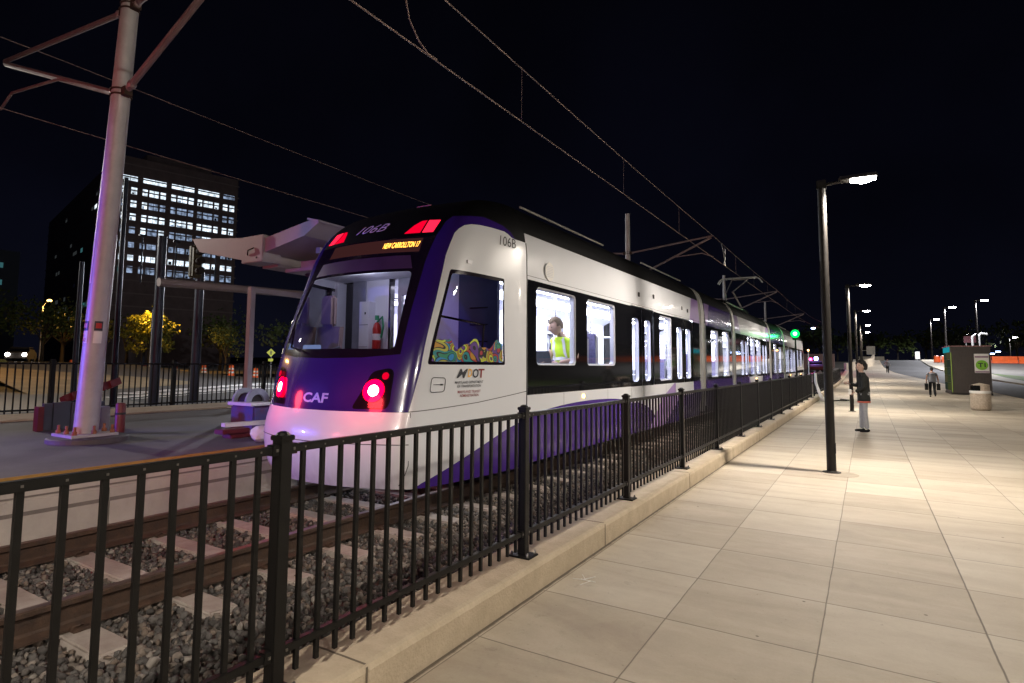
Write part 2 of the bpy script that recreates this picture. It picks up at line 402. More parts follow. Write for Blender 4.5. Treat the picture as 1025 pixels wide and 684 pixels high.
strip('parking_lot', [(-60, 21.0), (69, 20), (83, 15.5), (90, 12.7), (97, 12.6), (125, 14)], 140, -12, 125, .02, M['lot'])
# street on the left, beyond the platform
st = MB()
nxs = list(np.linspace(-220, -14.0, 60)); nys = list(np.linspace(-40, 140, 46))
for y in nys:
    for x in nxs: st.v.append((x, y, gz(y) + hill(x, y)))
for j in range(len(nys) - 1):
    for i in range(len(nxs) - 1):
        k = j * len(nxs) + i; st.f.append((k, k + 1, k + 1 + len(nxs), k + len(nxs))); st.m.append(0)
tag(st.build('street', M['asphalt'], recalc=False, smooth=True), kind='structure')
def gleft(x, y): return gz(y) + hill(x, y)
# kerb between the track and the plaza (carries the fence)
k = MB()
def beamY(mb, prof, y0, y1, m=0, step=None):
    n = len(prof); ys = [y0] + [y for y in YS if y0 < y < y1] + [y1]
    for a, b in zip(ys, ys[1:]):
        v = [(x, a, z + gz(a)) for x, z in prof] + [(x, b, z + gz(b)) for x, z in prof]
        mb.add(v, [(i, (i + 1) % n, n + (i + 1) % n, n + i) for i in range(n)], m)
    mb.add([(x, y0, z + gz(y0)) for x, z in prof], [tuple(range(n))], m); mb.add([(x, y1, z + gz(y1)) for x, z in prof], [tuple(range(n))[::-1]], m)
beamY(k, [(-2.1, -.3), (-2.1, .165), (-2.112, .192), (-2.135, .2), (-2.49, .2), (-2.5, .19), (-2.5, -.3)], -12, 100)
for i in range(36):
    yj = -10 + 3.05 * i; zk = gz(yj)
    k.box(-2.0985, -2.0965, yj - .006, yj + .006, zk, zk + .19, 1); k.box(-2.49, -2.11, yj - .006, yj + .006, zk + .2005, zk + .202, 1)
tag(k.build('kerb', [M['kerb'], M['kerbjoint']]), kind='structure')
# platform slab and its concrete wall
p = MB(); p.box(-14, -6.35, -12, 60, -.4, .63)
tag(p.build('platform', M['platform']), kind='structure')
w = MB()
for i in range(24):
    y0 = -12 + 3 * i
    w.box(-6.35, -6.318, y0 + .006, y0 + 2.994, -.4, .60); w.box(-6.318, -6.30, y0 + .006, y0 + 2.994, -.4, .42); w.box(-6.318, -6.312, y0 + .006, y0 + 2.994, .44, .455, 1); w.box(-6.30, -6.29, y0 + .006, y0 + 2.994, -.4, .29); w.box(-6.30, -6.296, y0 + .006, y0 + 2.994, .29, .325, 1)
tag(w.build('platform_edge_wall', [M['wall'], M['wallshade']]), 'stepped concrete retaining wall along the edge of the left platform', 'wall')
w = MB(); w.box(-6.348, -6.325, -12, 60, .605, .632)
tag(w.build('yellow_edge_strip', M['yellow']), 'thin yellow strip along the lip of the left platform', 'edge strip')
pv = MB()
for (a, b, c, d) in [(-13.2, -11.9, -10, 40)]: pv.box(a, b, c, d, .632, .66)
tag(pv.build('kerb', M['kerb']), kind='structure')

# rails
def rail_prof(xc):
    P = [(-.075, 0), (.075, 0), (.075, .012), (.02, .03), (.01, .045), (.01, .125), (.036, .14), (.036, .165), (.03, .172), (-.03, .172), (-.036, .165), (-.036, .14), (-.01, .125), (-.01, .045), (-.02, .03), (-.075, .012)]
    return [(xc + x, .058 + z) for x, z in P]
for xc, lab in ((-4.118, 'rusty steel rail nearer the fence'), (-5.622, 'rusty steel rail against the platform wall')):
    r = MB(); beamY(r, rail_prof(xc), -12, 100)
    r.m = [0] * len(r.m)
    # shiny running band
    beamY(r, [(xc - .028, .2295), (xc + .028, .2295), (xc + .028, .2325), (xc - .028, .2325)], -12, 100, 1)
    tag(r.build('rail', [M['rust'], M['railtop']]), lab, 'rail', 'rails of the tram track')
# sleepers
sl = MB()
v = [(-1.3, -.13, -.12), (1.3, -.13, -.12), (1.3, .13, -.12), (-1.3, .13, -.12), (-1.28, -.10, .055), (1.28, -.10, .055), (1.28, .10, .055), (-1.28, .10, .055)]
bm = bmesh.new(); vs = [bm.verts.new(q) for q in v]
for f in [(0, 1, 2, 3), (4, 5, 6, 7), (0, 1, 5, 4), (1, 2, 6, 5), (2, 3, 7, 6), (3, 0, 4, 7)]: bm.faces.new([vs[i] for i in f])
bmesh.ops.bevel(bm, geom=bm.edges[:], offset=.012, segments=2, affect='EDGES')
sl.frombm(bm)
s0 = empty('concrete_sleeper', (-4.87, 1.80, 0))
off = parent_world(s0)
sl.v = [(x + off[0], y + off[1], z) for x, y, z in sl.v]
sl.build('sleeper_block', M['tie'], s0)
for s in (-1, 1):
    for q in (-1, 1):
        cl = MB(); bx_ = off[0] + s * .752
        cl.box(bx_ + q * .095 - .03, bx_ + q * .095 + .03, off[1] - .045, off[1] + .045, .056, .075)
        cl.tube([(bx_ + q * .075, off[1] - .03, .074), (bx_ + q * .10, off[1], .090), (bx_ + q * .075, off[1] + .03, .074)], .008, 6)
        cl.build('rail_clip', M['rust'], s0)
cnt = 0
LABS = 'concrete sleeper crossing under the two rusty rails in grey ballast'
for i in range(-3, 64):
    o = s0 if i == 0 else copy_tree(s0)
    o.location = (-4.87, 1.80 + .645 * i, 0)
    tag(o, LABS, 'sleeper', 'concrete sleepers under the tram track')
# ballast: rough bed and loose stones in one object
rng = np.random.default_rng(3)
def ballast():
    ico = bmesh.new(); bmesh.ops.create_icosphere(ico, subdivisions=1, radius=1)
    bv = np.array([q.co[:] for q in ico.verts]); bf = np.array([[q.index for q in f.verts] for f in ico.faces]); ico.free()
    pts = []
    def fill(x0, x1, y0, y1, sp, z):
        xs = np.arange(x0, x1, sp); ys = np.arange(y0, y1, sp)
        X, Y = np.meshgrid(xs, ys); X = X.ravel() + rng.uniform(-.45, .45, X.size) * sp; Y = Y.ravel() + rng.uniform(-.45, .45, Y.size) * sp
        Z = z + rng.uniform(-.012, .016, X.size); S = sp * rng.uniform(.42, .72, X.size); pts.append(np.stack([X, Y, Z, S], 1))
    fill(-6.28, -2.52, .2, 7.5, .043, .022); fill(-6.28, -2.52, 7.5, 14, .055, .02); fill(-4.2, -2.52, 14, 30, .09, .015)
    P = np.concatenate(pts)
    # keep sleeper tops mostly free
    yy = (P[:, 1] - 1.80) / .645; fr = np.abs(yy - np.round(yy)) * .645
    on = (fr < .105) & (P[:, 0] > -6.15) & (P[:, 0] < -3.59)
    P = P[~(on & (rng.uniform(0, 1, len(P)) > .03))]
    n = len(P)
    A = rng.normal(size=(n, 3, 3)); Q, _ = np.linalg.qr(A)
    sc3 = rng.uniform(.6, 1.25, (n, 1, 3)) * np.array([1, 1, .75])
    V = bv[None] * (1 + rng.uniform(-.28, .28, (n, len(bv), 1)))
    V = V * sc3; V = np.einsum('nij,nkj->nki', Q, V) * P[:, 3][:, None, None]
    V[:, :, :] += P[:, None, :3]
    V = V.reshape(-1, 3); F = (bf[None] + (np.arange(n) * len(bv))[:, None, None]).reshape(-1, 3)
    # bed
    nb = len(V)
    gx = np.linspace(-6.34, -2.5, 60); gy = np.concatenate([np.linspace(-12, 40, 180), np.array([50, 60, 70, 80, 90, 100.])])
    GX, GY = np.meshgrid(gx, gy); GZ = np.array([gz(y) for y in GY.ravel()]) + rng.uniform(-.012, .012, GX.size)
    V = np.concatenate([V, np.stack([GX.ravel(), GY.ravel(), GZ], 1)])
    w_ = len(gx); tri = []
    for j in range(len(gy) - 1):
        a = nb + j * w_ + np.arange(w_ - 1); tri.append(np.stack([a, a + 1, a + w_ + 1], 1)); tri.append(np.stack([a, a + w_ + 1, a + w_], 1))
    F = np.concatenate([F] + tri)
    me = bpy.data.meshes.new('ballast'); me.vertices.add(len(V)); me.vertices.foreach_set('co', V.astype(np.float32).ravel())
    me.loops.add(len(F) * 3); me.loops.foreach_set('vertex_index', F.astype(np.int32).ravel())
    me.polygons.add(len(F)); me.polygons.foreach_set('loop_start', np.arange(0, len(F) * 3, 3, dtype=np.int32)); me.polygons.foreach_set('loop_total', np.full(len(F), 3, dtype=np.int32))
    me.update(calc_edges=True); me.validate()
    # material: tone by stone
    m, nt, out = nodes_of('ballast_stone'); N = nt.nodes; L = nt.links
    b = N.new('ShaderNodeBsdfPrincipled'); L.new(b.outputs[0], out.inputs[0]); b.inputs['Roughness'].default_value = .9
    ge = N.new('ShaderNodeNewGeometry'); r = N.new('ShaderNodeValToRGB'); e = r.color_ramp.elements
    e[0].position = 0; e[0].color = (.045, .040, .037, 1); e[1].position = 1; e[1].color = (.25, .225, .20, 1)
    x = r.color_ramp.elements.new(.55); x.color = (.10, .092, .086, 1); x = r.color_ramp.elements.new(.8); x.color = (.14, .105, .08, 1)
    L.new(ge.outputs['Random Per Island'], r.inputs[0]); L.new(r.outputs[0], b.inputs['Base Color'])
    me.materials.append(m)
    o = bpy.data.objects.new('ballast', me); col.objects.link(o); tag(o, 'grey crushed stone ballast around the rails and sleepers', 'ballast', kind='stuff')
ballast()
M['numlav'] = mat('lavender_number_film', (.75, .62, .78), .5)
M['lavlit'] = mat('silver_letters', (.45, .40, .55), .35, metal=.2)
M['ink'] = mat('black_print', (.02, .02, .03), .5)
M['inkred'] = mat('dark_red_print', (.25, .03, .03), .5)
M['gold'] = mat('gold_print', (.80, .42, .03), .5)
M['redlight'] = mat('antenna_plastic', (.35, .10, .10), .5)
def mural():
    m, nt, out = nodes_of('swirl_mural_film'); N = nt.nodes; L = nt.links
    b = N.new('ShaderNodeBsdfPrincipled'); b.inputs['Roughness'].default_value = .35; L.new(b.outputs[0], out.inputs[0])
    tc = N.new('ShaderNodeTexCoord'); n = N.new('ShaderNodeTexNoise'); n.inputs['Scale'].default_value = 2.2; n.inputs['Detail'].default_value = 1; L.new(tc.outputs['Object'], n.inputs['Vector'])
    vm = N.new('ShaderNodeMixRGB'); vm.blend_type = 'LINEAR_LIGHT'; vm.inputs[0].default_value = .28; L.new(tc.outputs['Object'], vm.inputs[1]); L.new(n.outputs['Color'], vm.inputs[2])
    vo = N.new('ShaderNodeTexVoronoi'); vo.inputs['Scale'].default_value = 6.5; L.new(vm.outputs[0], vo.inputs['Vector'])
    mu = N.new('ShaderNodeMath'); mu.operation = 'MULTIPLY'; mu.inputs[1].default_value = 5.5; L.new(vo.outputs['Distance'], mu.inputs[0])
    fl = N.new('ShaderNodeMath'); fl.operation = 'FLOOR'; L.new(mu.outputs[0], fl.inputs[0]); fr = N.new('ShaderNodeMath'); fr.operation = 'FRACT'; L.new(mu.outputs[0], fr.inputs[0])
    se = N.new('ShaderNodeSeparateColor'); L.new(vo.outputs['Color'], se.inputs[0])
    ad = N.new('ShaderNodeMath'); ad.operation = 'MULTIPLY_ADD'; ad.inputs[1].default_value = .37; L.new(fl.outputs[0], ad.inputs[0]); L.new(se.outputs[0], ad.inputs[2])
    f2 = N.new('ShaderNodeMath'); f2.operation = 'FRACT'; L.new(ad.outputs[0], f2.inputs[0])
    r = N.new('ShaderNodeValToRGB'); r.color_ramp.interpolation = 'CONSTANT'; e = r.color_ramp.elements
    cols = [(.50, .58, .05), (.02, .22, .50), (.60, .05, .08), (.75, .38, .03), (.05, .40, .22), (.16, .05, .38), (.68, .66, .08), (.02, .36, .42)]
    e[0].position = 0; e[0].color = (*cols[0], 1); e[1].position = 1/8; e[1].color = (*cols[1], 1)
    for i in range(2, 8): x = e.new(i/8); x.color = (*[q*.6 for q in cols[i]], 1)
    L.new(f2.outputs[0], r.inputs[0])
    lt = N.new('ShaderNodeMath'); lt.operation = 'LESS_THAN'; lt.inputs[1].default_value = .26; L.new(fr.outputs[0], lt.inputs[0])
    mx = N.new('ShaderNodeMixRGB'); mx.inputs[2].default_value = (.006, .006, .008, 1); L.new(lt.outputs[0], mx.inputs[0]); L.new(r.outputs[0], mx.inputs[1]); L.new(mx.outputs[0], b.inputs[0])
    return m
M['mural'] = mural()
M['bluegrey'] = mat('blue_grey_panel', (.055, .055, .075), .6)
# ================================================================== TRAM
TX = -4.87
def interp(x, xs, ys):
    if x <= xs[0]: return ys[0]
    for i in range(1, len(xs)):
        if x <= xs[i]:
            t = (x - xs[i-1]) / (xs[i] - xs[i-1])
            y0 = ys[max(i-2, 0)]; y1 = ys[i-1]; y2 = ys[i]; y3 = ys[min(i+1, len(xs)-1)]
            h = xs[i] - xs[i-1]
            m1 = (y2 - y0) / (xs[i] - xs[max(i-2, 0)]); m2 = (y3 - y1) / (xs[min(i+1, len(xs)-1)] - xs[i-1])
            t2 = t * t; t3 = t2 * t
            return (2*t3-3*t2+1)*y1+(t3-2*t2+t)*h*m1+(-2*t3+3*t2)*y2+(t3-t2)*h*m2
    return ys[-1]
CP = [(0,4.22),(.25,4.235),(.5,4.285),(.75,4.37),(.92,4.44),(1.05,4.53),(1.13,4.68),(1.19,4.9),(1.245,5.25),(1.29,5.7),(1.32,6.1),(1.325,6.35)]
TS = [0]
for a, b in zip(CP, CP[1:]): TS.append(TS[-1] + math.hypot(b[0]-a[0], b[1]-a[1]))
TL = TS[-1]; CW = [c[0] for c in CP]; CY = [c[1] for c in CP]
ZS = [.40,.55,.75,.95,1.2,1.5,1.77,2.0,2.3,2.63,2.85,3.05,3.2,3.35,3.5,3.62,3.72,3.78]
BS = [.03,-.05,-.10,-.10,-.02,.05,.13,.22,.35,.5,.6,.72,.84,1.0,1.22,1.5,1.85,2.13]
KS = [.975,.99,1,1,1,1,1,1,1,.998,.995,.99,.975,.95,.90,.82,.62,.0]
def KW(z): return interp(z, ZS, KS)
FARY = 45.6
def S(t, z, far=False, off=0.):
    def q(t, z):
        a = abs(t); w = interp(a, TS, CW); y = interp(a, TS, CY)
        y = y + interp(z, ZS, BS) * max(0, (6.35 - y)) / 2.13
        return Vector((TX + math.copysign(w * KW(z), t), y, z))
    p = q(t, z)
    if off:
        e = 4e-3
        du = q(t + e, z) - q(t - e, z); dv = q(t, z + e) - q(t, z - e)
        n = du.cross(dv).normalized(); p = p + n * off
    if far: p.y = FARY - (p.y - 4.22)
    return p
def Sn(t, z, far=False):
    a = S(t, z, far); b = S(t, z, far, .01); return (b - a).normalized()
def rring(u0, v0, u1, v1, r=.06, n=5):
    pts = []
    for cx, cy, a0 in ((u1-r, v1-r, 0), (u0+r, v1-r, 90), (u0+r, v0+r, 180), (u1-r, v0+r, 270)):
        for k in range(n + 1):
            a = R(a0 + 90 * k / n); pts.append((cx + r*math.cos(a), cy + r*math.sin(a)))
    return pts
def rpoly(P, r=.05, n=4):
    """rounded polygon"""
    out = []; N_ = len(P)
    for i in range(N_):
        p0, p1, p2 = Vector(P[i-1]), Vector(P[i]), Vector(P[(i+1) % N_])
        a = (p0-p1); b = (p2-p1); ra = min(r, a.length*.45); rb = min(r, b.length*.45)
        A = p1 + a.normalized()*ra; B = p1 + b.normalized()*rb
        for k in range(n+1):
            t = k/n; q = A*(1-t)**2 + p1*2*t*(1-t) + B*t*t; out.append((q.x, q.y))
    return out
def inside(p, ring):
    x, y = p; c = False; n = len(ring); j = n - 1
    for i in range(n):
        xi, yi = ring[i]; xj, yj = ring[j]
        if (yi > y) != (yj > y) and x < (xj-xi)*(y-yi)/(yj-yi)+xi: c = not c
        j = i
    return c
def subdiv(ring, d):
    out = []
    for i in range(len(ring)):
        a = ring[i]; b = ring[(i+1) % len(ring)]; L_ = math.hypot(b[0]-a[0], b[1]-a[1]); n = max(1, int(L_/d))
        for k in range(n): out.append((a[0]+(b[0]-a[0])*k/n, a[1]+(b[1]-a[1])*k/n))
    return out
def cdt(outer, rings, us=(), vs=(), d=.2):
    """triangulate the region inside `outer`, conforming to all rings; returns verts, tris, centroids"""
    V = []; E = []
    for r_ in [outer] + list(rings):
        r2 = subdiv(r_, d); b = len(V); V += r2; E += [(b+i, b+(i+1) % len(r2)) for i in range(len(r2))]
    for u in us:
        for v in vs:
            if inside((u, v), outer): V.append((u, v))
    o = delaunay_2d_cdt([Vector(q) for q in V], E, [], 0, 1e-5)
    verts = [(q.x, q.y) for q in o[0]]; tris = []
    for f in o[2]:
        c = (sum(verts[i][0] for i in f)/len(f), sum(verts[i][1] for i in f)/len(f))
        if inside(c, outer): tris.append((tuple(f), c))
    return verts, tris
def mesh_from(name, V3, F, MI, mats, parent, normals=None, smooth=False):
    used = sorted(set(i for f in F for i in f)); mp = {i: k for k, i in enumerate(used)}
    off = parent_world(parent)
    me = bpy.data.meshes.new(name)
    me.from_pydata([(V3[i][0]-off[0], V3[i][1]-off[1], V3[i][2]-off[2]) for i in used], [], [tuple(mp[i] for i in f) for f in F])
    for m_ in mats: me.materials.append(m_)
    me.polygons.foreach_set('material_index', MI)
    if smooth or normals: me.polygons.foreach_set('use_smooth', [True]*len(F))
    if normals: me.normals_split_custom_set_from_vertices([normals[i] for i in used])
    me.update(); o = bpy.data.objects.new(name, me); col.objects.link(o)
    if parent: link_child(o, parent)
    return o

tram = empty('light_rail_tram', (TX, 4.22, .23), 'long white and purple tram with lit windows on the track behind the black fence', 'tram')
WS = rpoly([(-.84, 1.79), (.84, 1.79), (.78, 2.63), (-.78, 2.63)], .05)
CWR = rpoly([(1.222, 1.635), (2.47, 1.635), (2.33, 2.64), (1.235, 2.655)], .03)
def mir(r): return [(-a, b) for a, b in r][::-1]
WHP = [(1.10, 1.17), (1.156, 1.585), (1.15, 2.31), (1.13, 2.81), (1.15, 3.08), (1.19, 3.14), (1.26, 3.19), (1.38, 3.215), (1.56, 3.225), (1.9, 3.225), (2.25, 3.219), (2.36, 3.20), (2.48, 3.166), (2.60, 3.155), (TL+.01, 3.155), (TL+.01, .38), (1.0, .38), (1.06, .9)]
BLK = [(.92, 1.735), (.908, 2.2), (.905, 2.73), (.93, 3.05), (.965, 3.24), (1.02, 3.31), (1.6, 3.34), (2.2, 3.29), (2.45, 3.235), (2.60, 3.158), (TL+.01, 3.156), (TL+.01, 3.8), (-TL-.01, 3.8), (-TL-.01, 3.156), (-2.60, 3.158), (-2.45, 3.235), (-2.2, 3.29), (-1.6, 3.34), (-1.02, 3.31), (-.965, 3.24), (-.93, 3.05), (-.905, 2.73), (-.908, 2.2), (-.92, 1.735), (-.5, 1.70), (0, 1.69), (.5, 1.70)]
DIAG = [(1.06, .38), (1.25, .47), (2.0, .72), (2.55, .90), (TL+.01, .99), (TL+.01, .38)]
HH = rpoly([(.50, 1.19), (.60, 1.40), (.66, 1.56), (.84, 1.60), (.895, 1.56), (.90, 1.24), (.86, 1.19)], .05)
SEAM = [(1.095, 1.166), (2.0, 1.225), (TL+.01, 1.315), (TL+.01, 1.323), (2.0, 1.233), (1.095, 1.174)]
SIGN = [(-.60, 2.875), (.79, 2.860), (.775, 3.03), (-.60, 3.035)]
HOOD = [(-.77, 2.665), (.77, 2.665), (.70, 2.82), (-.70, 2.82)]
URR = [(.49, 3.10), (.70, 3.10), (.70, 3.275), (.63, 3.27), (.56, 3.21)]; URB = [(.725, 3.10), (.865, 3.10), (.885, 3.265), (.725, 3.275)]
dom = [(-TL, .42), (TL, .42), (TL, 3.765), (-TL, 3.765)]
def nose(far, body):
    rings = [WS, CWR, mir(CWR), [p for p in WHP if p[0] < TL] + [], HH, mir(HH)]
    clip = lambda r_: [(max(-TL, min(TL, a)), max(.42, min(3.765, b))) for a, b in r_]
    rings = [WS, CWR, mir(CWR), clip(WHP), mir(clip(WHP)), clip(BLK), HH, mir(HH), clip(DIAG), mir(clip(DIAG)), clip(SEAM), mir(clip(SEAM)), SIGN, HOOD, URR, mir(URR), URB, mir(URB), [(-1.12, .42), (1.12, .42), (1.12, 1.165), (-1.12, 1.165)], [(-.93, 3.05), (.93, 3.05), (.93, 3.051), (-.93, 3.051)]]
    us = [-TL + i*2*TL/70 for i in range(71)]; vs = [.42 + i*.055 for i in range(61)]
    V, T = cdt(dom, rings, us, vs, .12)
    sel = []; mi = []
    names = ['white', 'purple_front', 'black', 'blackmask', 'seam', 'sign_dim', 'redlens', 'redlensb', 'purple', 'lavdark']
    for f, c in T:
        if inside(c, WS) or inside(c, CWR) or inside(c, mir(CWR)): continue
        a = (abs(c[0]), c[1])
        if inside(a, SEAM): k = 4
        elif inside(a, DIAG): k = 8
        elif inside(a, WHP) or c[1] < 1.165: k = 0
        elif inside(c, SIGN): k = 5
        elif inside(c, HOOD): k = 9
        elif inside(a, URB): k = 7
        elif inside(a, URR): k = 6
        elif inside(c, BLK): k = 2 if c[1] > 3.05 else 3
        elif inside(a, HH): k = 3
        else: k = 1
        sel.append(f if not far else f[::-1]); mi.append(k)
    V3 = [S(u, v, far) for u, v in V]; Nn = [Sn(u, v, far) for u, v in V]
    if not far: pass
    return mesh_from('cab_shell', V3, sel, mi, [M[n] if n != 'lavdark' else M['lavdark'] for n in names], body, normals=Nn)
M['lavdark'] = mat('dark_purple_visor', (.06, .03, .07), .4)
def patch(name, ring, m, parent, off, far=False, d=.1, extra=()):
    us = [-TL + i*.1 for i in range(61)]; vs = [.4 + i*.1 for i in range(35)]
    V, T = cdt(ring, list(extra), us, vs, d)
    return mesh_from(name, [S(u, v, far, off) for u, v in V], [f for f, c in T], [0]*len(T), [m], parent, normals=[Sn(u, v, far) for u, v in V])

def text2d(txt, size=1., shear=0., bold=0., align='LEFT', spacing=1.):
    cu = bpy.data.curves.new('t', 'FONT'); cu.body = txt; cu.size = size; cu.shear = shear; cu.offset = bold; cu.align_x = align; cu.space_character = spacing; cu.resolution_u = 3
    ob = bpy.data.objects.new('t', cu); col.objects.link(ob); bpy.context.view_layer.update()
    dg = bpy.context.evaluated_depsgraph_get(); me = ob.evaluated_get(dg).to_mesh()
    V = [(v.co.x, v.co.y) for v in me.vertices]; F = [tuple(p.vertices) for p in me.polygons]
    ob.evaluated_get(dg).to_mesh_clear(); bpy.data.objects.remove(ob); bpy.data.curves.remove(cu)
    return V, F
def text_on(name, txt, fn, m, parent, box, shear=0., bold=0., spacing=1.):
    """lettering fitted to box (u0,v0,u1,v1) and mapped by fn(u,v)->3D"""
    V, F = text2d(txt, 1, shear, bold, spacing=spacing)
    xs = [v[0] for v in V]; ys = [v[1] for v in V]; x0, x1, y0, y1 = min(xs), max(xs), min(ys), max(ys)
    u0, v0, u1, v1 = box
    V3 = [fn(u0 + (x-x0)/(x1-x0)*(u1-u0), v0 + (y-y0)/(y1-y0)*(v1-v0)) for x, y in V]
    return mesh_from(name, V3, F, [0]*len(F), [m], parent)

# ---------------------------------------------------------------- carriages
def side_fn(sgn, inset=0.):
    return lambda u, v: Vector((TX + sgn*(1.325*KW(v) - inset), u, v))
def carriage(y0, y1, wins, doors, scheme, label=None):
    """wins: (y0,z0,y1,z1); doors: list of (y0,y1,[leaf windows])"""
    root = None; body = None
    for sgn in (1, -1):
        fn = side_fn(sgn)
        outer = [(y0, .44), (y1, .44), (y1, 3.28), (y0, 3.28)]
        wr = [rring(a, b, c, d, .075) for a, b, c, d in wins]
        dr = [[(a, 1.0), (b, 1.0), (b, 2.715), (a, 2.715)] for a, b, _ in doors]
        band = [(y0+.02, 1.27), (y1-.02, 1.27), (y1-.02, 2.70), (y0+.02, 2.70)]
        seamr = []
        seamr += [[(q-.004, .44), (q+.004, .44), (q+.004, 1.26), (q-.004, 1.26)] for q in [y0+1.05+1.62*i for i in range(int((y1-y0)/1.62))]]
        for a, b, _ in doors: seamr += [[(a-.008, .44), (a, .44), (a, 1.0), (a-.008, 1.0)]]
        zl = [[(y0, 2.745), (y1, 2.745), (y1, 2.75), (y0, 2.75)]]
        rings = wr + dr + [band] + seamr + zl + [p for k_, p in scheme]
        V, T = cdt(outer, rings, [y0 + i*.8 for i in range(1, int((y1-y0)/.8)+1)], [.55, .75, 1.0, 3.0, 3.05, 3.1, 3.15, 3.2, 3.24], .5)
        sel = []; mi = []; idx = {'white': 0, 'purple': 1, 'lavender': 2, 'black': 3, 'seam': 4}
        for f, c in T:
            if any(inside(c, r_) for r_ in wr+dr): continue
            k = 0
            if inside(c, band): k = 3
            elif any(inside(c, r_) for r_ in seamr+zl): k = 4
            else:
                for kn, p in scheme:
                    if inside(c, p): k = idx[kn]
            sel.append(f if sgn > 0 else f[::-1]); mi.append(k)
        V3 = [fn(u, v) for u, v in V]
        o = mesh_from('carriage_body' if body is None else 'side_panel', V3, sel, mi, [M['white'], M['purple'], M['lavender'], M['blackgloss'], M['seam']], tram if body is None else body,
                      normals=[Vector((sgn, 0, max(0, (v-2.9))*.9)).normalized() for u, v in V])
        if body is None: body = o
        # windows: rounded pane with a pale reveal
        for (a, b, c, d) in wins:
            mb = MB(); ring = rring(a, b, c, d, .075); n = len(ring)
            pv = [fn(u, v)-Vector((sgn*.012, 0, 0)) for u, v in ring]; mb.add(pv, [tuple(range(n))], 0)
            r2 = rring(a+.028, b+.028, c-.028, d-.028, .06)
            v1 = [fn(u, v)-Vector((sgn*.003, 0, 0)) for u, v in ring]; v2 = [fn(u, v)-Vector((sgn*.02, 0, 0)) for u, v in r2]; v3 = [fn(u, v)-Vector((sgn*.085, 0, 0)) for u, v in r2]
            mb.add(v1+v2+v3, [(i, (i+1) % n, n+(i+1) % n, n+i) for i in range(n)] + [(n+i, n+(i+1) % n, 2*n+(i+1) % n, 2*n+i) for i in range(n)], 1)
            mb.build('window', [M['pane'], M['frame']], body)
        for (a, b, leafs) in doors:
            nleaf = len(leafs); wl = (b-a)/nleaf
            for li, lf in enumerate(leafs):
                la, lb = a + wl*li + .006, a + wl*(li+1) - .006
                outer2 = [(la, 1.0), (lb, 1.0), (lb, 2.70), (la, 2.70)]; wr2 = rring(lf[0], lf[1], lf[2], lf[3], .09)
                V, T = cdt(outer2, [wr2], (), (), .6)
                fn2 = side_fn(sgn, .018)
                zb = 1.27
                fs = [f for f, c in T if not inside(c, wr2)]; gs = [f for f, c in T if inside(c, wr2)]
                mb = MB(); mb.add([fn2(u, v) for u, v in V], fs, 0); mb.add([fn2(u, v)-Vector((sgn*.01, 0, 0)) for u, v in V], gs, 1)
                n = len(wr2); mb.add([fn2(u, v) for u, v in wr2]+[fn2(u, v)-Vector((sgn*.06, 0, 0)) for u, v in wr2], [(i, (i+1) % n, n+(i+1) % n, n+i) for i in range(n)], 2)
                mb.box(TX+sgn*1.30, TX+sgn*1.328, la, lb, .98, 1.265, 3)
                mb.build('door', [M['blackgloss'], M['pane'], M['frame'], M['white'] if scheme is SCH_W else M['purple']], body)
    # roof cover
    mb = MB(); zz = [3.28, 3.35, 3.42, 3.5, 3.56, 3.62, 3.67, 3.72, 3.75]
    prof = [(1.325*KW(z), z) for z in zz]; prof = [(TX+x, z) for x, z in prof] + [(TX-x, z) for x, z in prof[::-1]]
    n = len(prof); yy = [y0, y1]
    mb.add([(x, y, z) for y in yy for x, z in prof], [(i, i+1, n+i+1, n+i) for i in range(n-1)] + [tuple(range(n))[::-1], tuple(range(n, 2*n))], 0)
    mb.build('roof_cover', [M['black']], body, smooth=True, angle=50)
    # underframe between the skirts
    mb = MB(); mb.box(TX-1.2, TX+1.2, y0+.1, y1-.1, .42, .56); mb.build('underframe', M['under'], body)
    # interior lining
    mb = MB()
    X0, X1, Z0, Z1 = TX-1.235, TX+1.235, .60, 2.86
    mb.add([(X0, y0, Z0), (X1, y0, Z0), (X1, y1, Z0), (X0, y1, Z0)], [(0, 1, 2, 3)], 1)
    mb.add([(X0+.3, y0, Z1), (X1-.3, y0, Z1), (X1-.3, y1, Z1), (X0+.3, y1, Z1), (X0, y0, Z1-.16), (X0, y1, Z1-.16), (X1, y0, Z1-.16), (X1, y1, Z1-.16)], [(0, 3, 2, 1), (0, 4, 5, 3), (1, 2, 7, 6)], 0)
    mb.build('interior_lining', [M['inwall'], M['infloor']], body, recalc=False)
    for sgn in (1, -1):
        holes = [rring(a-.0, b-.0, c+.0, d+.0, .075) for a, b, c, d in wins] + [rring(l[0], l[1], l[2], l[3], .09) for _, _, ls in doors for l in ls]
        outer = [(y0, .60), (y1, .60), (y1, 2.72), (y0, 2.72)]
        V, T = cdt(outer, holes, (), (), .6)
        mesh_from('wall_lining', [(TX+sgn*1.235, u, v) for u, v in V], [f if sgn < 0 else f[::-1] for f, c in T if not any(inside(c, h_) for h_ in holes)], [0]*sum(1 for f, c in T if not any(inside(c, h_) for h_ in holes)), [M['inwall']], body)
    mb = MB()
    for s in (-1, 1): mb.box(TX+s*.55-.30, TX+s*.55+.30, y0+.15, y1-.15, 2.835, 2.85)
    mb.build('ceiling_light', M['strip'], body)
    return body
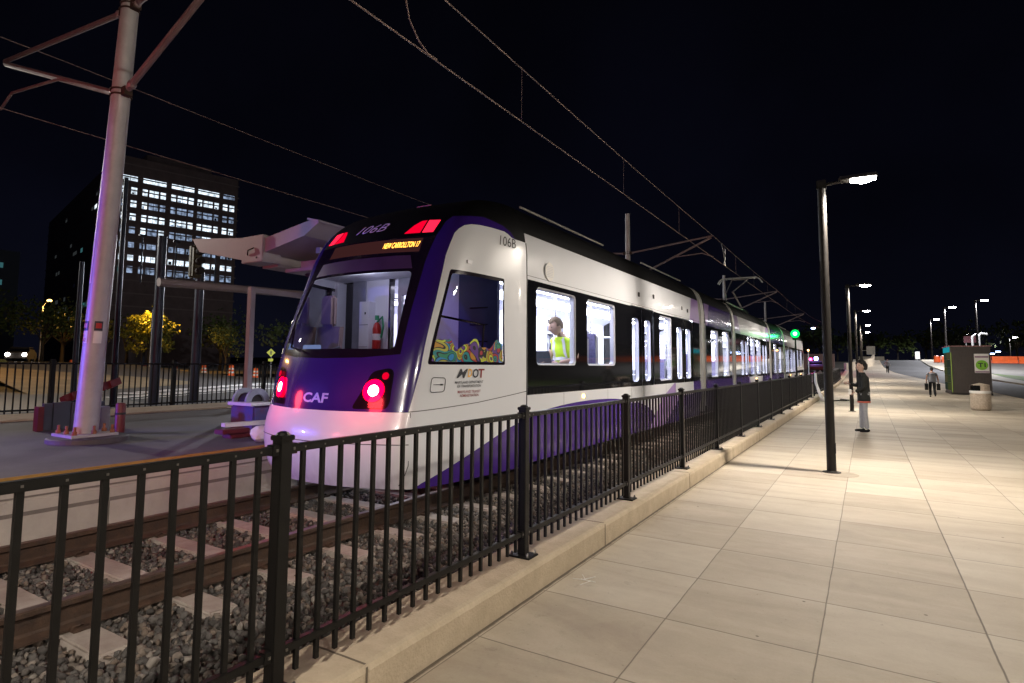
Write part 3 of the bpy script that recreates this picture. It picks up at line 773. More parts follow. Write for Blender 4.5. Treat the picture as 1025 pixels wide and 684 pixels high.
def seat_mb(x, y, f, z0=.60, hi=0.):
    """f=+1 faces +Y, -1 faces -Y"""
    mb = MB(); w = .22
    mb.box(x-w, x+w, y-.22, y+.22, z0+hi+.38, z0+hi+.46, 0, .02)
    b = y - f*.22
    mb.obox((x, b, z0+hi+.80), (w, 0, 0), (0, .03, 0), (0, -f*.05, .38), 0)
    mb.box(x-w-.012, x-w, b-.05, b+.05, z0+hi+.40, z0+hi+1.15, 1); mb.box(x+w, x+w+.012, b-.05, b+.05, z0+hi+.40, z0+hi+1.15, 1)
    mb.tube([(x-w+.02, b-f*.04, z0+hi+1.15), (x-w+.03, b-f*.05, z0+hi+1.24), (x+w-.03, b-f*.05, z0+hi+1.24), (x+w-.02, b-f*.04, z0+hi+1.15)], .014, 8, 2)
    mb.box(x-.05, x+.05, y-.1, y+.1, z0, z0+hi+.38, 1)
    return mb
P_, W_, L_ = 'purple', 'white', 'lavender'
def arc_wheel(yc, a, zt, y0, y1):
    pts = [(max(y0, min(y1, yc + a*math.cos(R(t)))), .44 + (zt-.44)*math.sin(R(t))**.8) for t in range(0, 181, 6)]; return pts
SCH_W = None
s1 = [(P_, arc_wheel(8.3, 3.3, 1.12, 6.35, 15.2)), (L_, [(12.0, 1.0), (12.9, 1.27), (14.2, 1.27), (13.4, 1.0), (12.2, .44), (11.2, .44)]), (P_, [(12.2, .44), (13.4, 1.0), (14.2, 1.27), (15.25, 1.27), (15.25, .44)]),
      (L_, [(14.25, 2.70), (14.62, 3.28), (15.25, 3.28), (15.25, 2.70)])]
s2 = [(P_, [(15.9, .44), (19.4, .44), (19.4, 1.27), (15.9, 1.27)]), (L_, [(15.9, 2.70), (16.1, 2.70), (16.5, 3.28), (15.9, 3.28)]), (P_, [(16.1, 2.70), (19.4, 2.70), (19.4, 3.28), (16.5, 3.28)])]
s3 = [(P_, [(20.0, .44), (27.7, .44), (27.7, 1.27), (20.0, 1.27)]), (L_, [(22.0, 1.27), (22.9, .44), (25.2, .44), (26.2, 1.27)]), (W_, [(22.5, 1.27), (23.4, .44), (24.7, .44), (25.7, 1.27)]), (L_, [(20.0, 2.70), (21.0, 2.70), (20.6, 3.28), (20.0, 3.28)]), (L_, [(27.0, 3.28), (26.6, 2.70), (27.7, 2.70), (27.7, 3.28)])]
s4 = [(P_, [(28.2, .44), (32.7, .44), (32.7, 1.27), (28.2, 1.27)]), (P_, [(28.2, 2.70), (32.7, 2.70), (32.7, 3.28), (28.2, 3.28)])]
s5 = [(P_, arc_wheel(41, 3.3, 1.12, 33.3, 43.45)), (P_, [(33.3, .44), (36.5, .44), (35.2, 1.27), (33.3, 1.27)]), (L_, [(33.3, 2.70), (34.4, 2.70), (34.0, 3.28), (33.3, 3.28)])]
W1 = [(6.60, 1.635, 7.80, 2.635), (8.20, 1.635, 9.37, 2.635), (11.85, 1.34, 12.72, 2.66)]
def leaf(a, b, z0=1.35, z1=2.50): return (a, z0, b, z1)
D1 = [(10.12, 11.48, [leaf(10.26, 10.61), leaf(10.96, 11.31)]), (12.98, 14.55, [leaf(13.20, 13.60), leaf(13.96, 14.36)])]
SCH_W = s1; b1 = carriage(6.35, 15.25, W1, D1, s1)
b2 = carriage(15.9, 19.4, [(16.52, 1.34, 17.42, 2.62), (18.02, 1.34, 18.96, 2.66)], [], s2)
b3 = carriage(20.0, 27.7, [(22.8, 1.34, 23.8, 2.66), (24.15, 1.34, 25.2, 2.66)], [(20.9, 22.4, [leaf(21.05, 21.5), leaf(21.82, 22.2)]), (25.6, 27.1, [leaf(25.8, 26.2), leaf(26.55, 26.95)])], s3)
b4 = carriage(28.2, 32.7, [(29.1, 1.34, 30.0, 2.66), (30.7, 1.34, 31.8, 2.55)], [], s4)
SCH_W = s5
b5 = carriage(33.3, 43.45, [(35.7, 1.34, 36.9, 2.6), (39.0, 1.635, 40.2, 2.635), (41.2, 1.635, 42.3, 2.635)], [(33.6, 35.1, [leaf(33.8, 34.2), leaf(34.5, 34.9)]), (37.1, 38.6, [leaf(37.3, 37.7), leaf(38.0, 38.4)])], s5)
for q in (b1, b5): tag(q, 'white carriage with purple wheel arches and lavender flash')
for q in (b2, b4): tag(q, 'short purple carriage between two pale hoops')
# articulations: bellows and pale hoops
for (a, b) in ((15.25, 15.9), (19.4, 20.0), (27.7, 28.2), (32.7, 33.3)):
    mb = MB(); n = 9
    def loop(y, s): 
        pts = [(1.325*KW(z)*s, z) for z in (.5, 1.0, 2.0, 3.0, 3.2, 3.35, 3.5, 3.62, 3.7)]; return [(TX+x, y, z) for x, z in pts] + [(TX-x, y, z) for x, z in pts[::-1]]
    for i in range(n):
        y = a + (b-a)*i/(n-1); mb.v += loop(y, .96 if i % 2 else .90)
    k = 18
    for i in range(n-1):
        for j in range(k-1): mb.f.append((i*k+j, i*k+j+1, (i+1)*k+j+1, (i+1)*k+j)); mb.m.append(0)
    mb.build('bellows', M['rubber'], tram)
    mb = MB(); ym = (a+b)/2
    out_, in_ = loop(ym, 1.012), loop(ym, .93); h_ = .15
    v = [(x, y-h_, z) for x, y, z in out_] + [(x, y+h_, z) for x, y, z in out_] + [(x, y-h_, z) for x, y, z in in_] + [(x, y+h_, z) for x, y, z in in_]
    mb.add(v, [(j, j+1, k+j+1, k+j) for j in range(k-1)] + [(j, 2*k+j, 2*k+j+1, j+1) for j in range(k-1)] + [(k+j, k+j+1, 3*k+j+1, 3*k+j) for j in range(k-1)])
    mb.build('hoop', M['silver'], tram)
    mb = MB(); mb.box(TX-1.1, TX+1.1, a, b, .56, .60); mb.build('gangway_floor', M['infloor'], tram)
# cab ends
cab = nose(False, tram)
cab2 = nose(True, tram)
for far, cb in ((False, cab), (True, cab2)):
    patch('windscreen', WS, M['wscreen'], cb, -.006, far)
    for sg in (1, -1):
        ring = CWR if sg > 0 else mir(CWR)
        # frame of the side window
        inner = rpoly([(1.262, 1.665), (2.43, 1.665), (2.30, 2.60), (1.275, 2.61)], .03)
        if sg < 0: inner = mir(inner)
        V, T = cdt(ring, [inner], [i*.1*sg for i in range(12, 26)], [1.7+i*.1 for i in range(10)], .1)
        mesh_from('window_frame', [S(u, v, far, .002) for u, v in V], [f for f, c in T if not inside(c, inner)], [0]*sum(1 for f, c in T if not inside(c, inner)), [M['blackmask']], cb)
        pn = patch('side_window', inner, M['cabglass'], cb, -.004, far)
        if far: continue
        # swirling mural film along the bottom of the pane
        top = [(1.262 + (2.385-1.262)*i/40, 1.86 + .05*math.sin(i*.38) + .018*math.sin(i*.9+1)) for i in range(41)]
        mural = [(1.262, 1.668), (2.425, 1.668), (2.395, 1.88)] + top[::-1]
        if sg < 0: mural = mir(mural)
        me_ = patch('mural_film', mural, M['mural'] if 'mural' in M else M['white'], cb, .003, far) if 'mural' in M else None
# opening bar of the side window and inner sill
def tubes_on(name, pts, r, m, parent, off=.01, far=False):
    mb = MB(); mb.tube([S(u, v, far, off) for u, v in pts], r, 6); return mb.build(name, m, parent)
mb = MB()
mb.tube([S(1.262, 2.14, False, -.01), S(1.7, 2.10, False, -.01), S(2.0, 2.08, False, -.01), S(2.02, 1.8, False, -.01), S(2.02, 1.67, False, -.01)], .014, 6)
mb.build('sliding_sash', M['blackmask'], cab)

# front details
lamp_ring = lambda cu, cv, r, n=20: [(cu + r*math.cos(2*math.pi*k/n), cv + r*math.sin(2*math.pi*k/n)) for k in range(n)]
for sg in (1, -1):
    t = MB()
    hd = patch('tail_light', lamp_ring(sg*.715, 1.37, .112), M['tail'], cab, .012)  # disc drawn wider than the lamp, its red rim stands in for the halo
    patch('lamp_core', lamp_ring(sg*.715, 1.37, .055), M['tailcore'], hd, .016)
    patch('indicator_lamp', lamp_ring(sg*.815, 1.515, .036), M['redlens'], cab, .012)
    patch('lamp_cover', rpoly([(sg*.52, 1.205), (sg*.61, 1.40), (sg*.67, 1.55), (sg*.83, 1.585), (sg*.885, 1.55), (sg*.89, 1.24), (sg*.85, 1.2)][::sg], .05), M['pane'], cab, .02)
fr = lambda u, v: S(u, v, False, .006)
text_on('fleet_number', '106B', fr, M['numlav'], cab, (-.31, 3.165, .17, 3.285), shear=.25)
tag(text_on('destination_text', 'NEW CARROLLTON 17', fr, M['amber'], cab, (.30, 2.915, .765, 2.985), bold=.012), 'amber LED destination lettering')
text_on('maker_letters', 'CAF', fr, M['lavlit'], cab, (-.155, 1.235, .205, 1.335), bold=.03)
text_on('side_fleet_number', '106B', fr, M['ink'], cab, (2.13, 3.035, 2.60, 3.155))
# logo and operator lettering
lg = [('M', (1.625, 1.495, 1.79, 1.592), 'ink', .35), ('D', (1.80, 1.505, 1.865, 1.592), 'gold', 0), ('O', (1.875, 1.495, 1.975, 1.592), 'ink', 0), ('T', (1.965, 1.495, 2.075, 1.592), 'inkred', 0)]
for ch, bx, mm, sh in lg: text_on('logo_letter', ch, fr, M[mm], cab, bx, shear=sh, bold=.02)
text_on('operator_lettering', 'MARYLAND DEPARTMENT', fr, M['ink'], cab, (1.61, 1.437, 2.065, 1.465), bold=.01)
text_on('operator_lettering', 'OF TRANSPORTATION', fr, M['ink'], cab, (1.65, 1.397, 2.03, 1.425), bold=.01)
text_on('operator_lettering', 'MARYLAND TRANSIT', fr, M['inkred'], cab, (1.665, 1.337, 2.03, 1.365), bold=.01)
text_on('operator_lettering', 'ADMINISTRATION', fr, M['inkred'], cab, (1.70, 1.297, 2.0, 1.325), bold=.01)
mb = MB()
dr_ = rpoly([(1.295, 1.355), (1.475, 1.36), (1.475, 1.50), (1.295, 1.505)], .035, 4); n = len(dr_)
for i in range(n): mb.tube([S(*dr_[i], False, .003), S(*dr_[(i+1) % n], False, .003)], .004, 4)
mb.tube([S(1.325, 1.432, False, .003), S(1.43, 1.432, False, .003)], .0028, 4); mb.tube([S(1.415, 1.432, False, .003), S(1.442, 1.432, False, .003)], .009, 6)
mb.build('door_release_symbol', M['ink'], cab)
# coupler cover line, wipers
mb = MB()
mb.tube([S(-.35, 1.76, False, .02), S(-.62, 1.80, False, .035), S(-.80, 2.15, False, .03), S(-.74, 2.5, False, .03)], .011, 6)
mb.tube([S(-.78, 1.86, False, .022), S(-.81, 2.2, False, .022), S(-.745, 2.60, False, .022)], .014, 6)
mb.tube([S(-.62, 1.80, False, .03), S(-.70, 1.95, False, .03), S(-.80, 2.2, False, .03)], .008, 6)
mb.build('windscreen_wiper', M['blackmask'], cab)
for zz_ in (.60,):
    mb = MB(); mb.tube([S(-1.15+i*.115, .86, False, .002) for i in range(21)], .004, 4); mb.build('bumper_seam', M['seam'], cab)
mb = MB(); mb.tube([S(1.02, .46, False, .003), S(1.10, .57, False, .003), S(1.14, .66, False, .003), S(1.12, 1.16, False, .003)], .004, 4); mb.build('panel_seam', M['seam'], cab)
mb = MB(); mb.tube([S(TL, z, False, .002) for z in (.5, 1, 1.5, 2, 2.5, 3, 3.15)], .008, 4); mb.build('panel_seam', M['seam'], cab)
# cab interior
ci = MB(); YB = 5.78
ci.box(TX-1.15, TX+1.15, 4.75, YB+.06, .95, 1.0, 1)                  # floor
ci.box(TX-.95, TX+.95, 4.66, 5.05, 1.42, 1.70, 2, .03)               # console
ci.box(-5.92, -5.70, YB-.03, YB+.05, .95, 2.74, 1)                   # grey column
ci.box(-5.70, -5.53, YB-.12, YB+.05, .95, 2.45, 0)                   # white locker
for z in (2.14, 1.85): ci.box(-5.69, -5.54, YB-.125, YB-.12, z, z+.006, 4)
ci.box(-5.60, -5.585, YB-.127, YB-.12, 2.28, 2.31, 4)
ci.box(-5.53, -5.27, YB, YB+.05, .95, 2.74, 0)                       # panel behind the extinguisher
ci.box(-5.70, -5.53, YB, YB+.05, 2.45, 2.74, 0)
ci.box(-5.27, -5.24, YB-.03, YB+.05, .95, 2.74, 3)
ci.box(-5.14, -5.08, YB, YB+.05, .95, 2.74, 1); ci.box(-4.62, -4.55, YB, YB+.05, .95, 2.74, 1)   # door frame
ci.box(-5.08, -4.62, YB, YB+.05, .95, 1.72, 1); ci.box(-5.08, -4.62, YB, YB+.05, 2.52, 2.74, 1)
ci.box(-4.55, -4.17, YB, YB+.05, .95, 2.74, 0); ci.box(-4.17, TX+1.25, YB, YB+.05, .95, 2.74, 5)
for zz_ in (1.9, 2.1, 2.3): ci.box(-4.0, -3.75, YB-.012, YB, zz_, zz_+.012, 3)
ci.box(TX-1.27, -5.92, YB, YB+.05, .95, 2.74, 3)
ci.box(TX-1.2, TX+1.2, 5.25, YB, 2.74, 2.78, 0)                      # cab ceiling
ci.box(TX-1.22, TX+1.22, YB+.06, 6.36, 2.74, 2.78, 0); ci.box(TX-1.22, TX+1.22, YB+.06, 6.36, .56, .60, 1)
ci.box(TX-1.26, TX-1.22, 5.2, 5.78, 1.0, 1.66, 0); ci.box(TX-1.26, TX-1.21, 5.62, 5.78, 1.66, 2.72, 0)
ci.tube([(-5.85, 4.98, 1.70), (-5.55, 5.2, 1.84)], .018, 6, 1)
ci.build('cab_interior', [M['inwall'], M['ingrey'], M['under'], M['blackmask'], M['seam'], mat('blue_grey_panel_cab', (.035, .04, .13), .5)], cab)
mb = MB(); mb.box(-5.4, -4.4, 4.98, 5.04, 2.70, 2.715); mb.build('cab_light', emis('cab_strip', (.85, .88, 1), 5), cab); add_light('cab_ceiling_light', 'POINT', (TX-.3, 5.08, 2.66), 7.5, (.82, .86, 1), .05)
mb = MB(); mb.box(-5.98, -5.75, 5.24, 5.34, 2.10, 2.50, 0, .03); mb.obox((-5.86, 5.30, 1.80), (.2, 0, 0), (0, .035, 0), (0, .02, .30), 0); mb.box(-6.02, -5.55, 5.0, 5.34, 1.50, 1.58, 0, .03); mb.box(-5.9, -5.82, 5.1, 5.2, 1.0, 1.5, 1)
mb.build('driver_seat', [mat('beige_seat', (.36, .27, .25), .7), M['under']], cab)
mb = MB(); mb.box(-5.98, -5.70, 4.98, 5.04, 1.72, 1.86, 0, .01); mb.build('blue_display', emis('cab_display', (.35, .5, .85), .5), cab)
fx_ = empty('fire_extinguisher', (-5.38, 5.68, 1.72), 'red fire extinguisher standing behind the tram windscreen', 'extinguisher')
ex, ey, ez = -5.40, 5.68, 1.72
mb = MB(); mb.lathe([(.05, 0), (.056, .02), (.056, .36), (.04, .42), (.02, .45)], (ex, ey, ez), 16); mb.build('cylinder_body', M['red'], fx_, smooth=True)
mb = MB(); mb.lathe([(.0565, 0), (.0565, .08)], (ex, ey, ez+.22), 16); mb.build('paper_label', M['whitep'], fx_)
mb = MB(); mb.tube([(ex, ey, ez+.45), (ex+.09, ey, ez+.52), (ex+.11, ey, ez+.4), (ex+.08, ey, ez+.25)], .014, 8); mb.lathe([(.028, 0), (.028, .06)], (ex, ey, ez+.48), 10); mb.build('hose', mat('green_hose', (.02, .25, .10), .5), fx_)
# roof equipment
for (a, b, w, z1) in ((7.6, 9.6, .70, 3.86), (10.2, 13.6, .7, 3.84), (21.2, 26, .8, 3.92), (35, 38, .75, 3.92), (39.5, 42, .75, 3.9)):
    mb = MB(); mb.box(TX-w, TX+w, a, b, 3.70, z1, 0, .05)
    mb.build('roof_unit', M['black'], tram)
for ya, yb in ((6.9, 9.9), (12.0, 15.1), (21, 24), (34, 38)):
    mb = MB(); mb.tube([(TX+.9, ya, 3.79), (TX+.9, yb, 3.79)], .016, 6); mb.build('roof_rail', M['silver'], tram)
mb = MB(); mb.box(TX-.35, TX-.1, 6.2, 6.4, 3.75, 3.80, 0, .01); mb.build('antenna_box', M['redlight'], tram)
# pantograph
yp = 28.9
mb = MB(); mb.box(TX-.6, TX+.6, yp-1.4, yp-.1, 3.74, 3.86, 0, .02); pg = mb.build('pantograph_base', M['under'], tram)
mb = MB(); mb.tube([(TX-.4, yp-1.1, 3.86), (TX-.15, yp-2.6, 4.75)], .035, 8); mb.tube([(TX+.4, yp-1.1, 3.86), (TX+.15, yp-2.6, 4.75)], .035, 8)
mb.tube([(TX-.12, yp-2.6, 4.75), (TX-.35, yp, 5.62)], .022, 8); mb.tube([(TX+.12, yp-2.6, 4.75), (TX+.35, yp, 5.62)], .022, 8); mb.tube([(TX-.35, yp, 5.62), (TX+.35, yp, 5.62)], .02, 8)
mb.build('pantograph_arm', M['galv'], pg)
mb = MB()
for dy in (-.14, .14):
    mb.tube([(TX-.95, yp+dy, 5.45), (TX-.86, yp+dy, 5.60), (TX-.72, yp+dy, 5.69), (TX+.72, yp+dy, 5.69), (TX+.86, yp+dy, 5.60), (TX+.95, yp+dy, 5.45)], .028, 8)
for dx in (-.6, .6): mb.tube([(TX+dx, yp-.14, 5.66), (TX+dx, yp+.14, 5.66)], .03, 8)
mb.build('collector_head', mat('collector_aluminium', (.5, .55, .55), .4), pg)
# bogies
for yb in (8.2, 23.9, 41.0):
    mb = MB(); mb.box(TX-.6, TX+.6, yb-.95, yb+.95, .36, .52)
    bg = mb.build('bogie', M['under'], tram)
    for dy in (-.9, .9):
        for s in (-1, 1):
            q = MB(); x = TX+s*.752
            q.tube([(x-.06, yb+dy, .53), (x+.06, yb+dy, .53)], .30, 24); q.build('wheel', M['under'], bg)
# small side items
mb = MB(); mb.tube([(TX+1.325, 6.95, 2.87), (TX+1.335, 6.95, 2.87)], .125, 24, 0); 
for i in range(7): mb.box(TX+1.335, TX+1.338, 6.86, 7.04, 2.80+i*.022, 2.806+i*.022, 1)
mb.build('round_vent', [M['whitep'], M['frame']], b1)
for y in (8.05, 24.0, 35.6, 41.4):
    mb = MB(); mb.tube([(TX+1.325, y, 1.19), (TX+1.34, y, 1.19)], .028, 12); mb.build('marker_light', M['marker'], tram)
for y, z in ((10.6, 2.95), (13.6, 2.95), (11.5, 3.0), (14.1, 2.93)):
    mb = MB(); mb.box(TX+1.318, TX+1.326, y-.04, y+.04, z-.04, z+.04, 0); mb.build('side_camera', M['seam'], b1)
# seats and handrails
for (x, y, f, hi) in ((TX+.95, 8.32, -1, .30), (TX+.95, 9.15, 1, .36), (TX-.95, 9.3, 1, 0),
                  (TX+.95, 12.5, -1, 0), (TX-.95, 12.0, -1, 0), (TX+.95, 17.0, 1, 0), (TX+.95, 18.6, -1, 0), (TX+.95, 23.2, 1, .3), (TX+.95, 24.8, -1, .3), (TX-.95, 23.2, 1, .3), (TX+.95, 29.6, 1, 0), (TX+.95, 36.2, 1, 0), (TX+.95, 39.6, 1, .3), (TX+.95, 41.6, -1, .3)):
    seat_mb(x, y, f, .6, hi).build('seat', [M['seat'], M['ingrey'], M['steel']], tram)
for y in (6.75, 8.55, 10.0, 11.6, 12.85, 14.65, 16.3, 19.1, 20.7, 22.55, 25.4, 27.3, 30.3, 35.3, 38.8):
    mb = MB()
    for s in (-1, 1): mb.tube([(TX+s*.62, y, .6), (TX+s*.62, y, 2.84)], .017, 8)
    mb.tube([(TX+.62, y, 1.45), (TX+1.2, y, 1.45)], .014, 8)
    mb.build('handrail', M['steel'], tram)
for y in (9.75, 11.65, 12.8):
    mb = MB(); mb.box(TX+.66, TX+1.2, y-.012, y+.012, .75, 1.55, 0); mb.tube([(TX+.66, y, 1.55), (TX+.66, y, 2.0), (TX+.8, y, 2.12), (TX+1.2, y, 2.12)], .015, 8, 1)
    mb.build('draught_screen', [M['ingrey'], M['steel']], tram)
# ================================================================== FENCE along the kerb
def pickets(y0, y1, x, zb, n, w=.017, z0=None, z1=None):
    mb = MB()
    return mb
FX = -2.27
def fence_panel(root, y0, y1, x=FX, zk=.2, npk=18, name='fence_panel'):
    mb = MB(); h0, h1 = zk+.17, zk+1.055
    for z in (h0, h1):
        mb.box(x-.017, x+.017, y0+.03, y1-.03, z-.018, z+.018, 0, .003)
    if zk > .05 or True:
        for i in range(npk):
            y = y0 + (y1-y0)*(i+1)/(npk+1)
            mb.box(x-.0095, x+.0095, y-.0108, y+.0108, zk+.055, h1-.018, 0)
            for z in (h1+.0, ): mb.obox((x+.0175, y, z), (.0012, 0, 0), (0, .004, 0), (0, 0, .004), 1)
    for yy in (y0+.045, y1-.045):
        for z in (h0, h1): mb.box(x-.022, x+.022, yy-.02, yy+.02, z-.024, z+.024, 0); mb.obox((x+.024, yy, z), (.003, 0, 0), (0, .006, 0), (0, 0, .006), 1)
    return mb.build(name, [M['fence'], M['bolt']], root)
def fence_post(root, y, x=FX, zk=.2, w=.032):
    mb = MB(); mb.box(x-w, x+w, y-w, y+w, zk+.012, zk+1.10, 0, .004)
    mb.box(x-w-.007, x+w+.007, y-w-.007, y+w+.007, zk+1.095, zk+1.118, 0, .004); mb.lathe([(.033, 0), (.026, .012), (.012, .018)], (x, y, zk+1.117), 12)
    po = mb.build('post', M['fence'], root)
    b = MB(); b.box(x-.09, x+.09, y-.075, y+.075, zk, zk+.014, 0, .003)
    for i in (-1, 1):
        for j in (-1, 1): b.lathe([(.011, 0), (.011, .012), (.006, .03)], (x+i*.068, y+j*.055, zk+.012), 8, 1)
    b.build('base_plate', [M['fence'], M['bolt']], po)
fen = empty('metal_picket_fence', (FX, -.53, .2), 'long black metal picket fence on the concrete kerb between plaza and tram track', 'fence')
ypos = [1.75+2.28*i + (.05 if i == 0 else 0) for i in range(-2, 14)]
for i, y in enumerate(ypos):
    fence_post(fen, y)
    if i < len(ypos)-1: fence_panel(fen, y, ypos[i+1])
# second run further away beyond the gap
fen2 = empty('metal_picket_fence', (-2.27, 33.6, .2), 'distant dark fence run beyond the draped plastic sheet', 'fence')
for i in range(16):
    y = 33.2+2.28*i
    zk = .2+gz(y)
    mb = MB(); mb.box(FX-.03, FX+.03, y-.03, y+.03, zk, zk+1.1); mb.build('post', M['fence'], fen2)
    if i < 15: fence_panel(fen2, y, y+2.28, zk=zk+(gz(y+2.28)-gz(y))*.5)
# fence at the back of the platform
fb = empty('metal_picket_fence', (-13.6, -4, .63), 'dark picket fence along the far side of the left platform', 'fence')
for i in range(14):
    y = -4.3+2.4*i
    mb = MB(); mb.box(-13.64, -13.56, y-.04, y+.04, .63, 1.66); mb.build('post', M['fence'], fb)
    if i < 13:
        fence_panel(fb, y, y+2.4, x=-13.6, zk=.52, npk=19)

# ================================================================== STREET LAMPS of the plaza
def lamp_post(x, y, zt, label, group='lamp posts along the plaza', arm=.55, on=True, far=False):
    z0 = gz(y)
    r = empty('street_lamp', (x, y, z0), label, 'street lamp', group)
    mb = MB(); mb.lathe([(.095, 0), (.09, .02), (.068, .03), (.066, .3), (.062, zt-z0-.1), (.05, zt-z0)], (x, y, z0), 20)
    mb.lathe([(.13, 0), (.13, .012), (.07, .016)], (x, y, z0), 20); mb.box(x+.055, x+.07, y-.04, y+.04, z0+.30, z0+.46)
    mb.build('pole', M['dkpole'], r, smooth=True, angle=40)
    mb = MB(); mb.bar((x, y, zt-.03), (x+arm*.55, y, zt-.005), .05, .035); mb.box(x-.07, x+.07, y-.06, y+.06, zt-.09, zt+.05, 0, .01); mb.build('arm', M['dkpole'], r)
    mb = MB(); mb.box(x+arm*.45, x+arm+.22, y-.13, y+.13, zt-.01, zt+.05, 0, .015); hd = mb.build('lamp_head', M['dkpole'], r)
    mb = MB(); mb.box(x+arm-.14, x+arm+.20, y-.11, y+.11, zt-.024, zt-.012, 0, .004); mb.sphere((x+arm+.03, y, zt-.02), .13, 16, 0, (1, .9, .42)); mb.build('led_lens', M['led'], hd)  # flat lens plus a glowing dome added to widen the bright blob
    return r
tops = [(-.53, -19.2, 4.62), (-.53, -4.24, 4.62), (-.53, 10.76, 4.62), (-.53, 25.77, 4.70), (-.5, 40.77, 4.95), (-.4, 55.8, 5.0), (-.4, 70.8, 5.2)]
labs = ['street lamp behind the viewer', 'street lamp just behind the viewer', 'tall dark street lamp nearest on the plaza, its lit head against the black sky', 'second lit street lamp, its pole beside the pedestrian in the dark jacket', 'third lit street lamp in the row receding along the plaza', 'fourth lit street lamp in the row, small and low over the plaza', 'farthest lit street lamp at the end of the plaza row']
E1 = 1150
LC = (1, .895, .77)
for (x, y, zt), lb in zip(tops, labs):
    lamp_post(x, y, zt, lb)
    add_light('street_lamp_light', 'SPOT', (x+.58, y, zt-.10), E1*(1.7 if y < 0 else 1), LC, .10, 166, .35)
# twin lamp on the right, beyond the edge of the picture
def twin(x, y, zt, label, EN=2600):
    r = empty('twin_street_lamp', (x, y, gz(y)), label, 'street lamp', 'twin street lamps on the right')
    mb = MB(); mb.lathe([(.09, 0), (.06, zt)], (x, y, gz(y)), 16); mb.build('pole', M['dkpole'], r)
    for s in (-1, 1):
        mb = MB(); mb.bar((x, y, zt-.1), (x, y+s*.5, zt), .05, .04); mb.box(x-.12, x+.12, y+s*.45-.25, y+s*.45+.25, zt, zt+.06, 0, .01); mb.build('lamp_head', M['dkpole'], r)
        mb = MB(); mb.box(x-.09, x+.09, y+s*.45-.16, y+s*.45+.16, zt-.016, zt-.003); mb.build('led_lens', M['led'], r)
    add_light('street_lamp_light', 'POINT', (x, y, zt-.14), EN, LC, .15)
twin(13.5, -7, 8.2, 'added twin-headed street lamp behind the viewer, brightening the foreground', 4600); twin(20, 39.55, 8.06, 'twin-headed street lamp mirrored in the tram cab window'); twin(13.5, 10.6, 8.2, 'twin-headed street lamp to the right of the plaza')  # first one is unseen, added to brighten the dark foreground
# parking lot lamps
PL = [(11.79, 93.78, 10.06, 'lit lamp on the tallest right-hand pole, above the kiosk'), (9.37, 101.74, 9.97, 'lit lamp on a slim pole directly left of the kiosk'), (9.62, 126.67, 9.99, 'leftmost and lower of the three pole lamps beyond the road'), (24.71, 156.26, 7.88, 'lit lamp on a pole near the right edge above the orange barrier')]
for x, y, z, lb in PL:
    z0 = gz(min(y, 690)); r = empty('parking_lamp', (x, y, z0), lb, 'street lamp', 'tall lamps over the road and parking lot')
    mb = MB(); mb.lathe([(.16, 0), (.10, z-z0)], (x, y, z0), 12); mb.build('pole', M['dkpole'], r)
    mb = MB(); mb.box(x-.1, x+1.3, y-.18, y+.18, z-.05, z+.08, 0, .02); mb.build('lamp_head', M['dkpole'], r)
    mb = MB(); mb.box(x+.55, x+1.25, y-.16, y+.16, z-.09, z-.06); mb.box(x+.5, x+1.27, y-.20, y-.185, z-.07, z+.03); mb.build('led_lens', M['ledfar'], r)
    add_light('parking_lamp_light', 'SPOT', (x+.9, y, z-.2), 7000, (.95, .95, 1), .2, 165, .3)
for (x, y, z, lb, mm) in [(12.98, 184.3, 9.0, 'small bluish lamp low behind the left pole lamp', 'ledblue'), (21.65, 189.5, 10.35, 'small white lamp just left of the dark red sign', 'ledfar'), (30.68, 219.2, 5.9, 'left one of two blue-white lamps above the orange barrier', 'ledblue'), (32.17, 220.0, 6.5, 'right one of two blue-white lamps above the orange barrier', 'ledblue'), (-9.02, 135.2, 9.5, 'lone blue-white lamp right of the green signal', 'ledblue')]:
    r = empty('distant_lamp', (x, y, gz(y)), lb, 'street lamp', 'small distant lamps')
    mb = MB(); mb.lathe([(.12, 0), (.09, z-gz(y))], (x, y, gz(y)), 8); mb.build('pole', M['dkpole'], r)
    mb = MB(); s_ = .35 if y < 200 else .55
    mb.box(x-s_, x+s_, y-.2, y+.2, z-.22, z, 0, .05); mb.build('lamp_head', M[mm], r)

